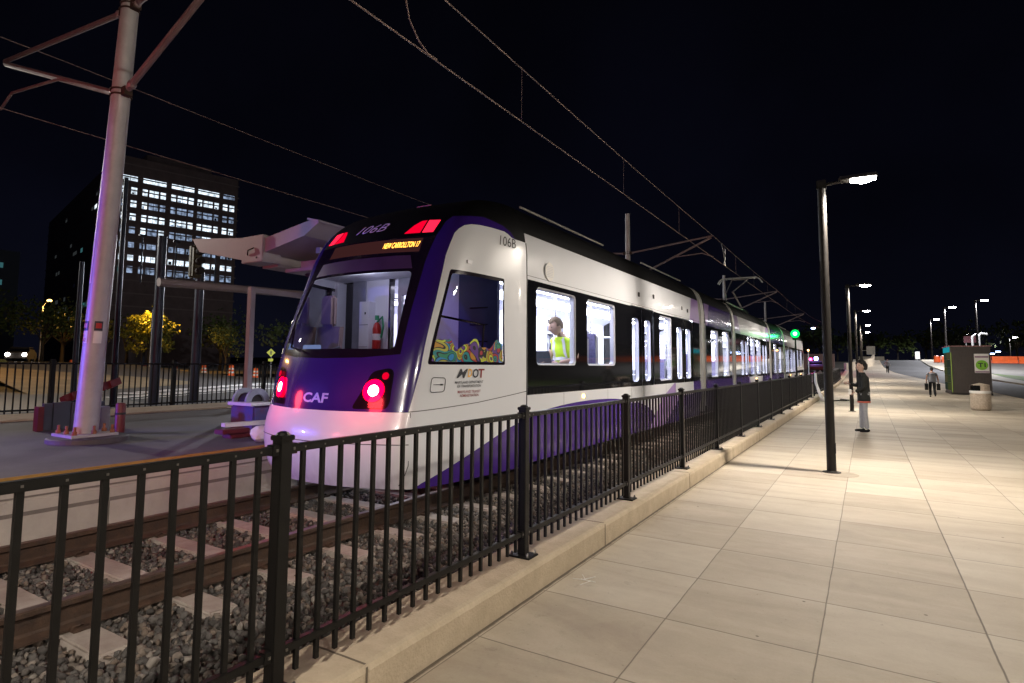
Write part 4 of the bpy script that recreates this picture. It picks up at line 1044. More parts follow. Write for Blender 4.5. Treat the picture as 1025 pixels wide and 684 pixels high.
# ================================================================== OVERHEAD LINE
def cantilever(mb, x0, s, y, top=6.3, br=5.12):
    """s=+1 over the tram track, -1 over the other side"""
    xc = TX if s > 0 else x0-4.0
    mb.tube([(x0+s*.1, y, top-.06), (xc, y, 6.62)], .035, 8); mb.tube([(x0+s*.1, y, br), (xc-s*.05, y, 6.56)], .042, 8)
    mb.tube([(x0+s*1.9, y, 5.12+1.44*(1.9-.1)/(abs(xc-x0)-.1)), (xc-s*.4, y, 5.98), (xc+s*.02, y, 5.80)], .022, 8)
    mb.sphere((x0+s*.22, y, top-.05), .055, 8); mb.sphere((x0+s*.22, y, br+.05), .06, 8)
def ocs_pole(x, y, zb, lean=.0, label='', first=False):
    r = empty('overhead_line_pole', (x, y, zb), label, 'pole', 'grey poles carrying the overhead tram wires')
    zt = 8.6 if first else 7.9; top = (x+lean*(zt-zb)/5.7, y, zt)
    def ax(z): return x+lean*(z-zb)/5.7
    mb = MB(); mb.tube([(x, y, zb+.06), (ax(4), y, 4), top], [.137, .115, .09], 28); mb.build('mast', M['pole'], r, smooth=True, angle=50)
    for s_ in (1, -1): mb = MB(); cantilever(mb, ax(5.6), s_, y); mb.build('cantilever', M['canti'], r)
    for z in (5.1, 6.24): 
        mb = MB()
        for d in (-.035, .035): mb.lathe([(.128 if z < 6 else .117, 0), (.128 if z < 6 else .117, .018)], (ax(z), y, z+d), 20)
        mb.box(ax(z)+.10, ax(z)+.19, y-.05, y+.05, z-.05, z+.06); mb.box(ax(z)-.19, ax(z)-.10, y-.05, y+.05, z-.05, z+.06)
        mb.build('clamp', M['rust'], r)
    if first:
        mb = MB(); mb.box(x-.27, x+.27, y-.27, y+.27, zb+.05, zb+.085, 0, .005); bp = mb.build('base_plate', M['pole'], r)
        for i in (-1, 0, 1):
            for j in (-1, 0, 1):
                if i == 0 and j == 0: continue
                q = MB(); q.lathe([(.03, 0), (.03, .04), (.017, .045), (.017, .10)], (x+i*.215, y+j*.215, zb+.085), 8); q.build('anchor_bolt', M['rustbolt'], bp)
        # wraparound warning decals
        def onp(a, z, k=.003):
            rr = .137-(z-zb)*.0066+k; xx_ = ax(z); return (xx_+rr*math.cos(a), y+rr*math.sin(a), z)
        def decal(a0, a1, z0, z1, m, name, k=.002):
            q = MB(); n = 14
            v = [onp(a0+(a1-a0)*i/n, z, k) for z in (z0, z1) for i in range(n+1)]
            q.add(v, [(i, i+1, n+2+i, n+1+i) for i in range(n)], 0); return q.build(name, m, r)
        for a0, a1 in ((-2.35, -1.15), (-.62, .1)):
            d = decal(a0, a1, 2.02, 2.14, M['ink'], 'danger_decal'); decal(a0+.12, a1-.12, 2.05, 2.115, M['red'], 'danger_field', .004); decal(a0, a1, 1.86, 2.012, M['whitep'], 'warning_decal')
            if a0 < -2:
                f1 = lambda u, v: Vector(onp(u, v, .006)); text_on('danger_word', 'DANGER', f1, M['whitep'], r, (a0+.2, 2.06, a1-.2, 2.105))
                f1 = lambda u, v: Vector(onp(u, v, .005)); text_on('warning_words', 'HIGH\nVOLTAGE', f1, M['red'], r, (a0+.15, 1.88, a1-.15, 1.99))
        decal(-2.4, -1.5, 2.62, 3.28, M['whitep'], 'number_decal')
        f1 = lambda u, v: Vector(onp(u, v, .006)); 
        for k_, ch in enumerate('PP5'): text_on('pole_number', ch, f1, M['ink'], r, (-2.15, 3.08-.16*k_, -1.72, 3.19-.16*k_))
    return r
M['canti'] = mat('cantilever_tube', (.26, .20, .20), .5, metal=.3)
M['rustbolt'] = mat('rusty_anchor_bolts', (.30, .10, .05), .7)
mb = MB(); mb.lathe([(.44, -.05), (.44, .05), (.42, .062)], (-8.42, 3.72, .63), 40); ped = tag(mb.build('pole_footing', M['platform']), 'round concrete footing under the nearest overhead line pole', 'footing')
ocs_pole(-8.5, 3.72, .63+.012, .45, 'thick pale leaning overhead line pole on the left platform with warning decals', True)
for yy, lb in ((23.3, 'grey overhead line pole standing up behind the tram roof'), (42.8, 'overhead line pole near the far end of the tram'), (62.3, 'distant overhead line pole beyond the tram')):
    ocs_pole(-8.25, yy, .6 if yy < 60 else gz(yy), 0, lb)
def span(name, x, zf, ys_, r, label, m, dz=0):
    mb = MB(); mb.tube([(x, y, zf(y)) for y in ys_], r*1.15, 8); return tag(mb.build(name, m, smooth=True, angle=180), label, 'wire')
ysup = [-15.7, 3.72, 23.3, 42.8, 62.3, 81.8, 101]
def mess(y):
    y0 = max([q for q in ysup if q <= y] or [ysup[0]]); y1 = min([q for q in ysup if q > y] or [ysup[-1]+1]); t = (y-y0)/(y1-y0) if y1 > y0 else 0
    return (6.80 if y0 < 0 else 6.80-.16*t if y0 < 5 else 6.64)-.07*(4*t*(1-t)) + gz(y)
YY = [-15+.975*i*2 for i in range(60)]
cont = span('contact_wire', TX, lambda y: 5.775+gz(y), YY, .010, 'bare contact wire right above the tram track', M['wire'])
span('messenger_wire', TX, mess, YY, .0095, 'upper messenger wire above the tram contact wire', M['wire'])
span('contact_wire', -12.0, lambda y: 5.775+gz(y), YY, .007, 'lower of two faint wires crossing the sky on the left', M['wire'])
span('messenger_wire', -11.6, mess, YY, .006, 'upper of two faint wires crossing the sky on the left', M['wire'])
k_ = 0
for y in [8.5, 13.5, 18.5, 28, 33, 38, 48, 54]:
    mb = MB(); mb.tube([(TX, y, 5.78+gz(y)), (TX, y, mess(y))], .003, 4); tag(mb.build('dropper_wire', M['wire']), 'thin dropper between messenger and contact wire above the tram', 'wire', 'droppers of the overhead line')
mb = MB(); mb.tube([(TX, 25.3, 5.79), (TX+.06, 25.2, 5.95), (TX+.05, 25.0, 6.3), (TX, 24.9, 6.6)], .012, 6); mb.tube([(TX, 25.6, 5.79), (TX, 25.6, 6.58)], .010, 6)
tag(mb.build('jumper_cable', M['steel']), 'bright loop of cable joining the wires near the second pole', 'cable')
mb = MB(); mb.tube([(TX, 6.05, 5.79), (TX, 5.95, 5.80), (TX+.01, 5.75, 5.87), (TX+.02, 5.55, 6.05), (TX+.03, 5.45, 6.3), (TX+.02, 5.45, 6.55)], .012, 6); mb.box(TX-.012, TX+.012, 5.95, 6.15, 5.78, 5.80)
tag(mb.build('jumper_cable', M['wire']), 'reddish curved feeder cable clamped to the nearest contact wire', 'cable')

# ================================================================== SIGNALS beside the line
def signal(x, y, z, zb, label, mm, r=.11, name='signal_light'):
    q = empty(name, (x, y, zb), label, 'signal')
    mb = MB(); mb.lathe([(.05, 0), (.04, z-zb)], (x, y, zb), 10); mb.build('mast', M['dkpole'], q)
    mb = MB(); mb.box(x-.14, x+.14, y-.02, y+.2, z-.3, z+.25, 0, .02); mb.tube([(x, y-.02, z), (x, y-.1, z)], .12, 12); mb.build('housing', M['under'], q)
    mb = MB(); mb.tube([(x, y-.105, z), (x, y-.115, z)], r, 16); mb.build('lens', M[mm], q)
    if mm == 'green': mb = MB(); mb.tube([(x, y-.117, z), (x, y-.125, z)], .09, 14); mb.build('lens_core', M['greencore'], q)
    return q
signal(-3.0, 32.9, 3.27, .0, 'bright green signal light on a mast beside the far end of the tram', 'green', .2)  # oversized lens disc, the green halo is put into its rim
add_light('green_signal_glow', 'POINT', (-3.0, 32.6, 3.3), 22, (.02, 1, .25), .1)
signal(-4.24, 85.7, 3.55, gz(85), 'red signal light seen just right of the nearest lamp pole', 'sigred', .28)
add_light('red_signal_glow', 'POINT', (-4.24, 85.0, 3.5), 160, (1, .05, .05), .2)
sg_ = empty('signal_post', (-2.75, 37.0, 0), 'slim post with small amber light between tram and fence', 'signal')
mb = MB(); mb.lathe([(.035, 0), (.03, 2.6)], (-2.75, 37.0, 0), 8); mb.build('mast', M['galv'], sg_)
mb = MB(); mb.sphere((-2.75, 36.95, 2.55), .05, 8); mb.build('lens', M['marker'], sg_)
# emergency vehicle with roof beacons far down the line
def car(x, y, z, label, rz, paint, bar=False, headl=True, cat='car', nm='parked_car'):
    r = empty(nm, (x, y, z), label, cat)
    def q(a, b, c):
        return (x+a*math.cos(rz)-b*math.sin(rz), y+a*math.sin(rz)+b*math.cos(rz), z+c)
    side = [(-2.2, .35), (-2.25, .75), (-2.1, .95), (-1.55, 1.0), (-1.0, 1.45), (.7, 1.48), (1.35, 1.02), (2.0, .92), (2.25, .7), (2.25, .35), (1.8, .28), (-1.8, .28)]
    mb = MB(); n = len(side)
    for s, w in ((-1, .88), (1, .88)):
        for u, v in side: mb.v.append(q(s*(w-(.14 if v > 1.1 else 0)), -u, v))
    mb.f = [tuple(range(n))[::-1], tuple(range(n, 2*n))] + [(i, (i+1) % n, n+(i+1) % n, n+i) for i in range(n)]; mb.m = [0]*len(mb.f)
    mb.build('body', paint, r, smooth=True, angle=30)
    mb = MB()
    for s in (-1, 1):
        v = [q(s*.80, -a, b) for a, b in ((-1.35, 1.04), (-.95, 1.40), (.65, 1.42), (1.15, 1.05))]; mb.add([(vx+s*.06*math.cos(rz)*0, vy, vz) for vx, vy, vz in v], [(0, 1, 2, 3)])
    mb.add([q(-.74, -.74, 1.44), q(.74, -.74, 1.44), q(.82, -1.34, 1.05), q(-.82, -1.34, 1.05)], [(0, 1, 2, 3)]); mb.build('windows', M['blackgloss'], r)
    for a in (-1.35, 1.35):
        for s in (-1, 1):
            mb = MB(); mb.tube([q(s*.72, a, .33), q(s*.90, a, .33)], .33, 16); mb.build('wheel', M['rubber'], r)
    if headl:
        for s in (-1, 1):
            mb = MB(); mb.sphere(q(s*.66, -2.24, .72), .19, 10); mb.build('headlight', M['head'], r)
    return r, q
pc, qf = car(-5.9, 89.5, gz(88)+.05, 'emergency vehicle with red and blue roof beacons beyond the end of the tram', .1, M['under'], headl=False, nm='emergency_vehicle')
mb = MB(); mb.box(-6.55, -6.25, 89.2, 89.5, gz(89)+1.55, gz(89)+1.85, 0, .03); mb.build('red_beacon', M['sigmag'], pc)
mb = MB(); mb.box(-5.95, -5.55, 89.2, 89.5, gz(89)+1.6, gz(89)+2.0, 0, .03); mb.build('blue_beacon', M['sigblue'], pc)
add_light('beacon_glow', 'POINT', (-6.0, 88.3, gz(88)+2.2), 120, (.45, .2, 1), .2)

# ================================================================== THINGS ON THE LEFT PLATFORM
# butterfly canopy
cp = empty('platform_canopy', (-9.4, 6.6, .63), 'pale butterfly-shaped platform canopy behind the tram front', 'canopy')
M['canopy'] = mat('canopy_paint', (.36, .31, .32), .5, var=.06)
X0 = -9.45; Y0 = 6.65; YE = 30
mb = MB(); mb.prism([(-11.44, 4.09), (-9.74, 3.93), (-9.70, 3.50), (-11.17, 3.80)], lambda u, v, d: (u, d, v), Y0+.05, Y0+2.4, 0); mb.build('left_wing', M['canopy'], cp)
mb = MB(); mb.prism([(-9.20, 3.86), (-7.94, 4.06), (-7.74, 4.0), (-8.10, 3.80), (-9.20, 3.60)], lambda u, v, d: (u, d, v), Y0+.05, Y0+2.6, 0)
mb.prism([(-7.98, 4.085), (-7.70, 4.015), (-7.72, 3.99), (-7.98, 4.055)], lambda u, v, d: (u, d, v), Y0, Y0+2.65, 0); mb.build('right_wing', M['canopy'], cp)
mb = MB(); mb.box(-9.74, -9.14, Y0, Y0+.4, 3.44, 3.93, 0, .012); mb.box(-9.66, -9.22, Y0+.4, YE, 3.40, 3.80)
mb.tube([(-9.55, Y0-.01, 3.58), (-9.50, Y0-.04, 3.66), (-9.38, Y0-.01, 3.70)], .012, 6, 1); mb.tube([(-9.30, Y0-.004, 3.52), (-9.30, Y0+.01, 3.52)], .02, 8, 1)
mb.build('spine_beam', [M['canopy'], M['under']], cp)
mb = MB(); mb.box(-9.15, -8.05, Y0+.5, Y0+2.6, 3.30, 3.36, 0, .01); mb.box(-8.9, -8.5, Y0+.75, Y0+1.2, 3.24, 3.31, 1, .02); mb.box(-8.95, -8.45, Y0+.7, Y0+.75, 3.36, 3.52, 0); mb.box(-8.2, -8.1, Y0+.4, YE, 3.56, 3.66)
mb.build('soffit', [M['canopy'], M['under']], cp)
for yy in (11.5, 17.5, 24):
    mb = MB(); mb.box(X0-.1, X0+.1, yy-.1, yy+.1, .63, 3.4); mb.build('column', M['canopy'], cp)
# tall rectangular frame
fr_ = empty('portal_gantry', (-9.9, 7.35, .63), 'pale rectangular steel frame on the platform left of the tram nose', 'frame')

mb = MB(); mb.box(-9.97, -9.86, 6.97, 7.07, .63, 3.06, 0, .004); mb.build('upright', M['canopy'], fr_)
mb = MB(); mb.box(-9.96, -9.87, 7.07, 10.95, 2.96, 3.05); mb.build('top_bar', M['canopy'], fr_)
mb = MB(); mb.box(-9.97, -9.86, 10.95, 11.05, .63, 3.06); mb.build('upright', M['canopy'], fr_)
# litter bin / artwork box with reel and cone by the platform edge
bx = empty('painted_utility_box', (-7.85, 5.85, .63), 'box painted with red and blue swirls under a pale board, beside the tram nose', 'box')
M['art'] = mat('painted_box_art', (.05, .07, .25), .5, c2=(.17, .03, .025), scale=3.2)
mb = MB(); mb.box(-8.15, -7.6, 5.50, 6.15, .63, 1.0, 0, .02); mb.build('body', M['art'], bx)
tb = MB(); tb.box(-8.12, -7.55, 5.42, 6.2, 1.005, 1.05, 0, .008); tag(tb.build('pale_board', M['whitep']), 'pale board laid across the painted box', 'board')
rl = empty('hose_reel', (-7.9, 5.5, 1.05), 'grey half-round reel standing on the pale board left of the tram', 'reel')
n = 20
for xx in (-8.05, -7.75):
    mb = MB(); pts = [(.20*math.cos(math.pi*i/n), .20*math.sin(math.pi*i/n)) for i in range(n+1)] + [(.11*math.cos(math.pi*i/n), .11*math.sin(math.pi*i/n)) for i in range(n, -1, -1)]
    mb.prism(pts, lambda u, v, d: (d, 5.66+u, 1.052+v), xx-.02, xx+.02, 0); mb.build('reel_flange', M['ingrey'], rl)
mb = MB(); mb.prism([(.13*math.cos(math.pi*i/n), .13*math.sin(math.pi*i/n)) for i in range(n+1)], lambda u, v, d: (d, 5.66+u, 1.052+v), -8.03, -7.77, 0); mb.build('reel_drum', M['under'], rl)
cn = MB(); cn.lathe([(.11, 0), (.11, .015), (.085, .02), (.015, .27), (.008, .28)], (-7.66, 5.92, 1.052), 16); tag(cn.build('green_cone', mat('olive_green_plastic', (.10, .16, .05), .6), smooth=True, angle=40), 'olive green cone standing on the pale board beside the tail light', 'cone')
rb = MB(); rb.box(-7.35, -7.15, 4.85, 5.6, .632, .70, 0, .01); rb.box(-7.3, -7.1, 4.7, 5.1, .70, .76, 0, .01); tag(rb.build('brick_stack', M['dkred']), 'low stack of reddish bricks on the platform lip beside the tram nose', 'bricks')
wb = MB(); wb.bar((-7.33, 4.85, .80), (-7.22, 5.5, .80), .12, .05); tag(wb.build('white_plank', M['whitep']), 'white plank lying over the reddish brick stack', 'plank')
bg_ = MB(); bm = bmesh.new(); bmesh.ops.create_icosphere(bm, subdivisions=2, radius=.14)
for v in bm.verts: v.co = Vector((v.co.x*.9, v.co.y*1.1, v.co.z*.75)) * (1+.22*noise.noise(v.co*9)) + Vector((-6.62, 4.93, .73))
bg_.frombm(bm); tag(bg_.build('plastic_bag', M['whitep']), 'crumpled pale plastic bag on the platform lip touching the tram nose', 'bag')
# stacked panels and red barrel behind the pole
pn_ = empty('panel_stack', (-10, 3.9, .63), 'grey ribbed panels standing on edge on the platform left of the pale pole', 'panels')
for i in range(7):
    mb = MB(); a = 3.84+.115*i; mb.box(-10.1+.02*(i % 2), -10.04+.02*(i % 2), a, a+.108, .635, 1.02+.01*(i % 3)); mb.build('panel', M['bluegrey'], pn_)
mb = MB(); mb.box(-10.14, -10.0, 3.76, 3.83, .635, .98); mb.build('end_post', M['dkred'], pn_)
tp = MB()
for i in range(7): tp.obox((-10.25+.05*i, 4.22+.08*i, 1.08+.035*i), (.07, 0, .02), (0, .07, .03), (0, -.02, .05))
tag(tp.build('red_tarpaulin', M['dkred']), 'bunched red tarpaulin on top of the grey panels left of the pole', 'tarpaulin')
fx2 = empty('red_bollard', (-8.62, 4.05, .63), 'dark red post standing at the right foot of the pale pole', 'bollard')
mb = MB(); mb.lathe([(.062, 0), (.062, .41), (.05, .44)], (-8.70, 4.22, .63), 16); mb.build('post_body', M['dkred'], fx2, smooth=True, angle=40)
mb = MB(); mb.lathe([(.064, .28), (.064, .31)], (-8.70, 4.22, .63), 16); mb.build('band', M['under'], fx2)
gb = MB(); gb.box(-8.98, -8.86, 4.02, 4.17, .64, 1.02, 0, .01); tag(gb.build('grey_cabinet', M['ingrey']), 'narrow grey cabinet between the pale pole and the dark red post', 'cabinet')
for i, (x, y) in enumerate(((-12.6, 3.35), (-12.7, 3.75))):
    q = MB(); q.prism([(0, 0), (.28, 0), (.14, .26)], lambda u, v, d: (x+d, y+u, .66+v), 0, .1, 0); tag(q.build('white_marker', M['whitep']), ('left' if i == 0 else 'right')+' one of two small white triangular blocks at the far kerb, left edge', 'block', 'white blocks at the kerb')

# ================================================================== STREET SIDE, LEFT
def tpole(x, y, z0, z1, r0, r1, label, m='bluesteel', cat='pole'):
    q = empty('steel_pole', (x, y, z0), label, cat, 'dark poles behind the platform fence'); mb = MB(); mb.lathe([(r0*1.5, 0), (r0*1.5, .05), (r0, .06), (r1, z1-z0)], (x, y, z0), 16); mb.build('shaft', M[m], q, smooth=True, angle=40); return q
tpole(-18, 9.62, 0, 5.4, .14, .125, 'thick blue-grey pole carrying the left end of the pale beam')
tpole(-18, 10.86, 0, 4.6, .14, .13, 'second thick blue-grey pole, shorter, standing under the pale beam')
tpole(-18, 7.52, 0, 4.3, .075, .055, 'thin dark pole seen left of the pale overhead pole')
tpole(-18, 8.5, 0, 6.9, .08, .055, 'thin dark pole seen just right of the pale overhead pole')
mb = MB(); mb.tube([(-17.85, 9.5, 3.98), (-17.85, 14.5, 4.15), (-17.85, 22, 4.4)], .13, 14); tag(mb.build('gantry_beam', M['canopy']), 'long pale horizontal beam lit from below behind the platform', 'beam')
ts = empty('traffic_signal', (-17.6, 10.42, 4.2), 'traffic signal head seen from the side above the pale beam', 'traffic signal')
mb = MB(); mb.box(-17.7, -17.4, 10.28, 10.56, 4.2, 5.2, 0, .03); mb.build('housing', mat('yellowish_housing', (.06, .05, .02), .5), ts)
mb = MB()
for z in (4.4, 4.7, 5.0): mb.tube([(-17.4, 10.42, z), (-17.2, 10.42, z+.02)], .11, 12)
mb.build('visor', M['under'], ts)
for i, y in enumerate((9.0, 10.0, 11.3)):
    mb = MB(); mb.tube([(-17.9, y, 3.9), (-17.9, y, 5.3)], .025, 6); mb.tube([(-17.9, y-.1, 5.3), (-17.9, y+.1, 5.3)], .03, 6); tag(mb.build('conduit_pipe', M['bluesteel']), ['left', 'middle', 'right'][i]+' one of three thin upright pipes above the pale beam', 'pipe', 'thin upright pipes')
strip_l = MB()
def gsheet(name, poly, dz, m, lab=None, kind='structure'):
    mb = MB(); mb.add([(x, y, gleft(x, y)+dz) for x, y in poly], [tuple(range(len(poly)))]); o = mb.build(name, m, recalc=False); return tag(o, lab, kind=kind)
gsheet('pavement', [(-16.5, -5), (-16.5, 11), (-28, 13.2), (-36, 14), (-36, 8), (-30, 2), (-24, -5)], .02, M['lot'])
gsheet('site_ground', [(-33, 12), (-40, 24), (-52, 33), (-60, 62), (-100, 62), (-112, 40), (-78, 28), (-55, 16)], .015, M['site'])
gsheet('grass', [(-40, 4), (-42, 15), (-66, 22), (-72, 15), (-60, 4)], .25, M['grass'], kind='stuff')
cwm = MB()
for r_, (xa, ya, xb, yb) in enumerate([(-27.6, 13.4, -32.5, 24.5), (-30.6, 15.6, -38.5, 29.5)]):
    for i in range(13):
        t = (i+.15)/13; t2 = (i+.62)/13
        for (tt, tu) in ((t, t2),):
            ax_, ay = xa+(xb-xa)*tt, ya+(yb-ya)*tt; bx_, by = xa+(xb-xa)*tu, ya+(yb-ya)*tu
            d = Vector((-(yb-ya), xb-xa)).normalized()*1.25
            cwm.add([(ax_, ay, .012), (bx_, by, .012), (bx_+d.x, by+d.y, .012), (ax_+d.x, ay+d.y, .012)], [(0, 1, 2, 3)])
    cwm.add([(xa+.9, ya-.1, .012), (xb+.9, yb-.1, .012), (xb+1.05, yb-.1, .012), (xa+1.05, ya-.1, .012)], [(0, 1, 2, 3)])
tag(cwm.build('road_markings', M['paint'], recalc=False), kind='structure')
# drums
def drum(x, y, z, lab):
    q = empty('traffic_drum', (x, y, z), lab, 'traffic drum', 'orange and white traffic drums across the street')
    mb = MB(); mb.lathe([(.30, 0), (.28, .05), (.25, .25)], (x, y, z), 14, 0); mb.lathe([(.25, .25), (.24, .42)], (x, y, z), 14, 1); mb.lathe([(.24, .42), (.23, .58)], (x, y, z), 14, 0); mb.lathe([(.23, .58), (.22, .74)], (x, y, z), 14, 1); mb.lathe([(.22, .74), (.20, .98), (.05, 1.04)], (x, y, z), 14, 0)
    mb.build('drum_body', [M['orange'], M['whitep']], q, smooth=True, angle=40)
for x, y, lab in ((-67.8, 38.5, 'traffic drum just left of the thick blue-grey pole'), (-57.3, 35.5, 'traffic drum between the two thick blue-grey poles'), (-50.4, 33.9, 'nearest traffic drum, left of the pale steel frame'), (-51.1, 37.0, 'traffic drum hidden partly by the pale steel frame'), (-83, 40.5, 'traffic drum seen close right of the pale overhead pole'), (-80, 33, 'small traffic drum seen left of the pale overhead pole')):
    drum(x, y, gleft(x, y), lab)
mc = empty('construction_lift', (-80, 41, gleft(-80, 41)), 'small red and white construction machine under the yellow-lit tree', 'machine')
zz0 = gleft(-80, 41)
mb = MB(); mb.box(-81.5, -78.5, 40, 42.4, zz0+.4, zz0+1.0, 0, .1); mb.build('chassis', M['red'], mc)
for dx in (-1.1, 1.1):
    mb = MB(); mb.tube([(-80+dx, 39.8, zz0+.42), (-80+dx, 40.1, zz0+.42)], .42, 12); mb.build('wheel', M['rubber'], mc)
mb = MB(); mb.box(-80.2, -79.9, 41, 41.3, zz0+1, zz0+4.4); mb.box(-80.6, -79.4, 40.8, 41.5, zz0+3.0, zz0+3.9); mb.build('mast', M['bluesteel'], mc)
c_, q_ = car(-73.2, 25.7, gleft(-73.6, 25.2), 'car with bright headlights on the street at the left edge', math.atan2(73.6, 25.2)*0-1.15+2.2, M['under'])
for s in (-1, 1):
    pass
def street_lamp2(x, y, z, lab, mm, E, colr, arm=(-2.2, -.6)):
    z0 = gleft(x, y); q = empty('street_lamp', (x, y, z0), lab, 'street lamp', 'amber street lamps across the street')
    mb = MB(); mb.lathe([(.12, 0), (.08, z-z0)], (x, y, z0), 10); mb.build('pole', M['galv'], q)
    mb = MB(); mb.tube([(x, y, z-.1), (x+arm[0]*.5, y+arm[1]*.5, z+.5), (x+arm[0], y+arm[1], z+.75)], .06, 8); mb.build('arm', M['galv'], q)
    mb = MB(); mb.sphere((x+arm[0], y+arm[1], z+.68), .3, 10, 0, (1.2, 1, .6)); mb.build('lamp_head', M[mm], q)
    add_light('street_lamp_light', 'SPOT', (x+arm[0], y+arm[1], z+.4), E, colr, .2, 165, .3); return q
street_lamp2(-71.6, 37.6, 7.6, 'grey street lamp pole in front of the yellow-lit tree', 'galv', 3600, (1, .50, .08), (-1.6, 1.0))
street_lamp2(-94.5, 35.2, 8.9, 'glowing amber street lamp far left above the car', 'sodium', 1500, (1, .5, .12), (1.0, .3))
add_light('headlight_beam', 'SPOT', (-72.5, 25.0, 2.0), 3000, (1, .93, .85), .15, 100, .5, (R(82), 0, R(-100)))
lamp_post(-26, 4, 8, 'white street lamp over the crossing, beyond the left edge', 'lamps over the street'); add_light('street_lamp_light', 'POINT', (-25.5, 4, 7.85), 2600, (1, .95, .85), .15)
lamp_post(-34, 31, 8.0, 'white street lamp hidden by the tram front', 'lamps over the street'); add_light('street_lamp_light', 'POINT', (-33.5, 31, 7.85), 8000, (.9, .92, 1), .15)
street_lamp2(-47, 7, 8.5, 'added amber street lamp beyond the left edge, washing the ground', 'sodium', 6500, (1, .5, .1))  # unseen lamp, added for an amber wash over the street ground
# yellow diamond signs
def dsign(x, y, z, lab, s=.42):
    q = empty('warning_sign', (x, y, gleft(x, y)), lab, 'road sign', 'yellow diamond road signs')
    mb = MB(); mb.lathe([(.04, 0), (.04, z-gleft(x, y)-.2)], (x, y+.06, gleft(x, y)), 8); mb.build('post', M['galv'], q)
    d = Vector((x, y, 0)).normalized(); r_ = Vector((-d.y, d.x, 0))*-1
    c = Vector((x, y, z)); u = Vector((0, 0, 1))
    mb = MB(); a = [c+r_*s, c+u*s, c-r_*s, c-u*s]; mb.add([p-d*.02 for p in a]+[p+d*.02 for p in a], [(0, 1, 2, 3), (7, 6, 5, 4), (0, 4, 5, 1), (1, 5, 6, 2), (2, 6, 7, 3), (3, 7, 4, 0)])
    pl = c-u*(s+.32); mb.obox(pl, r_*s*.55, u*.14, d*.02); mb.build('sign_plate', mat('lime_yellow_sign', (.55, .60, .04), .4), q)
    f1 = lambda a_, b_: c-d*.03+r_*a_+u*b_
    mb = MB()   # walking figure
    mb.obox(f1(0, .16), r_*.045, u*.045, d*.004); mb.obox(f1(0, .03), r_*.05, u*.09, d*.004); mb.obox(f1(-.06, -.13), r_*.03+u*.02, u*.08, d*.004); mb.obox(f1(.06, -.13), r_*.03, u*.08, d*.004); mb.obox(f1(.0, .06), r_*.12, u*.02, d*.004)
    mb.build('walking_symbol', M['ink'], q)
dsign(-51.4, 38.9, 2.55, 'yellow diamond pedestrian sign left of the tram front'); dsign(-66, 39.7, 2.9, 'yellow-green sign partly hidden by the second thick blue-grey pole')
for x, y, z in ((-51.5, 38.2, 3.5),): add_light('sign_spill', 'POINT', (-49.5, 36, 3.2), 25, (1, .9, .6), .3)

# trees
def tree(x, y, h, w, lab, m='leaf', seed=0, n=900, grp='dark trees across the street', ls=.35, tr=None, z0=None):
    rr = random.Random(seed); z0 = gleft(x, y) if z0 is None else z0
    q = empty('tree', (x, y, z0), lab, 'tree', grp)
    mb = MB(); th = h*.38; mb.tube([(x, y, z0), (x+.1, y, z0+th*.6), (x, y, z0+th)], [.03*h, .022*h, .018*h], 8)
    cl = []
    for i in range(9):
        a = rr.uniform(0, 6.28); e = rr.uniform(.1, 1.2); L_ = rr.uniform(.3, .55)
        tip = Vector((x+math.cos(a)*math.cos(e)*w*.8*L_*1.6, y+math.sin(a)*math.cos(e)*w*.8*L_*1.6, z0+th+math.sin(e)*(h-th)*L_*1.5))
        mb.tube([(x, y, z0+th*rr.uniform(.75, 1)), ((x+tip.x)/2, (y+tip.y)/2, (z0+th+tip.z)/2+.1*h*.3), tip], [.012*h, .008*h, .003*h], 6); cl.append(tip)
    for i in range(10):
        a = rr.uniform(0, 6.28); u = rr.uniform(-.2, 1); cl.append(Vector((x+math.cos(a)*w*.75*math.sqrt(1-u*u*.8), y+math.sin(a)*w*.75*math.sqrt(1-u*u*.8), z0+th+(h-th)*(.40+.42*u))))
    mb.build('trunk', M['bark'], q)
    mb = MB()
    for c in cl:
        cr = rr.uniform(.22, .42)*w
        for k in range(n//len(cl)):
            d = Vector((rr.gauss(0, 1), rr.gauss(0, 1), rr.gauss(0, .75))); d = d.normalized()*cr*rr.uniform(.35, 1.05)
            p = c+d; s = ls*rr.uniform(.5, 1.1); u = Vector((rr.gauss(0, 1), rr.gauss(0, 1), rr.gauss(0, 1))).normalized(); v = u.orthogonal().normalized()
            mb.add([p-u*s*.5, p+v*s*.3, p+u*s*.5, p-v*s*.3], [(0, 1, 2, 3)])
    mb.build('crown', M[m], q, recalc=False); return q
tree(-75.5, 39.5, 8.2, 3.1, 'tree glowing yellow-green under the street lamp', 'leafy', 1, 2600, 'trees lit by the amber lamp', .45)
tree(-69, 45.6, 6.5, 2.8, 'small thin tree seen between the second thick pole and the frame', 'leaf', 2, 900)
for i, (x, y, h, w) in enumerate(((-86, 22, 9, 4.5), (-92, 28, 10, 5), (-88, 33, 9, 4.6), (-98, 16, 11, 5), (-90, 44, 9, 5), (-80, 52, 9, 5), (-70, 56, 8, 4.6), (-62, 60, 9, 5), (-60, 52, 7, 3.4), (-100, 40, 11, 6), (-52, 60, 9, 5), (-44, 62, 8, 5))):
    tree(x, y, h, w, ['dark tree at the far left behind the car', 'dark bushy tree behind the car headlights', 'dark tree left of the pale pole', 'tall dark tree at the left edge', 'dark tree right of the yellow-lit tree', 'dark tree behind the construction machine', 'dark tree left of the small thin tree', 'dark tree right of the small thin tree', 'low dark tree behind the yellow diamond sign', 'broad dark tree in front of the office block', 'dark tree close to the tram front', 'dark tree hidden mostly by the tram front'][i], 'leaf', 10+i, 700, ls=.6)
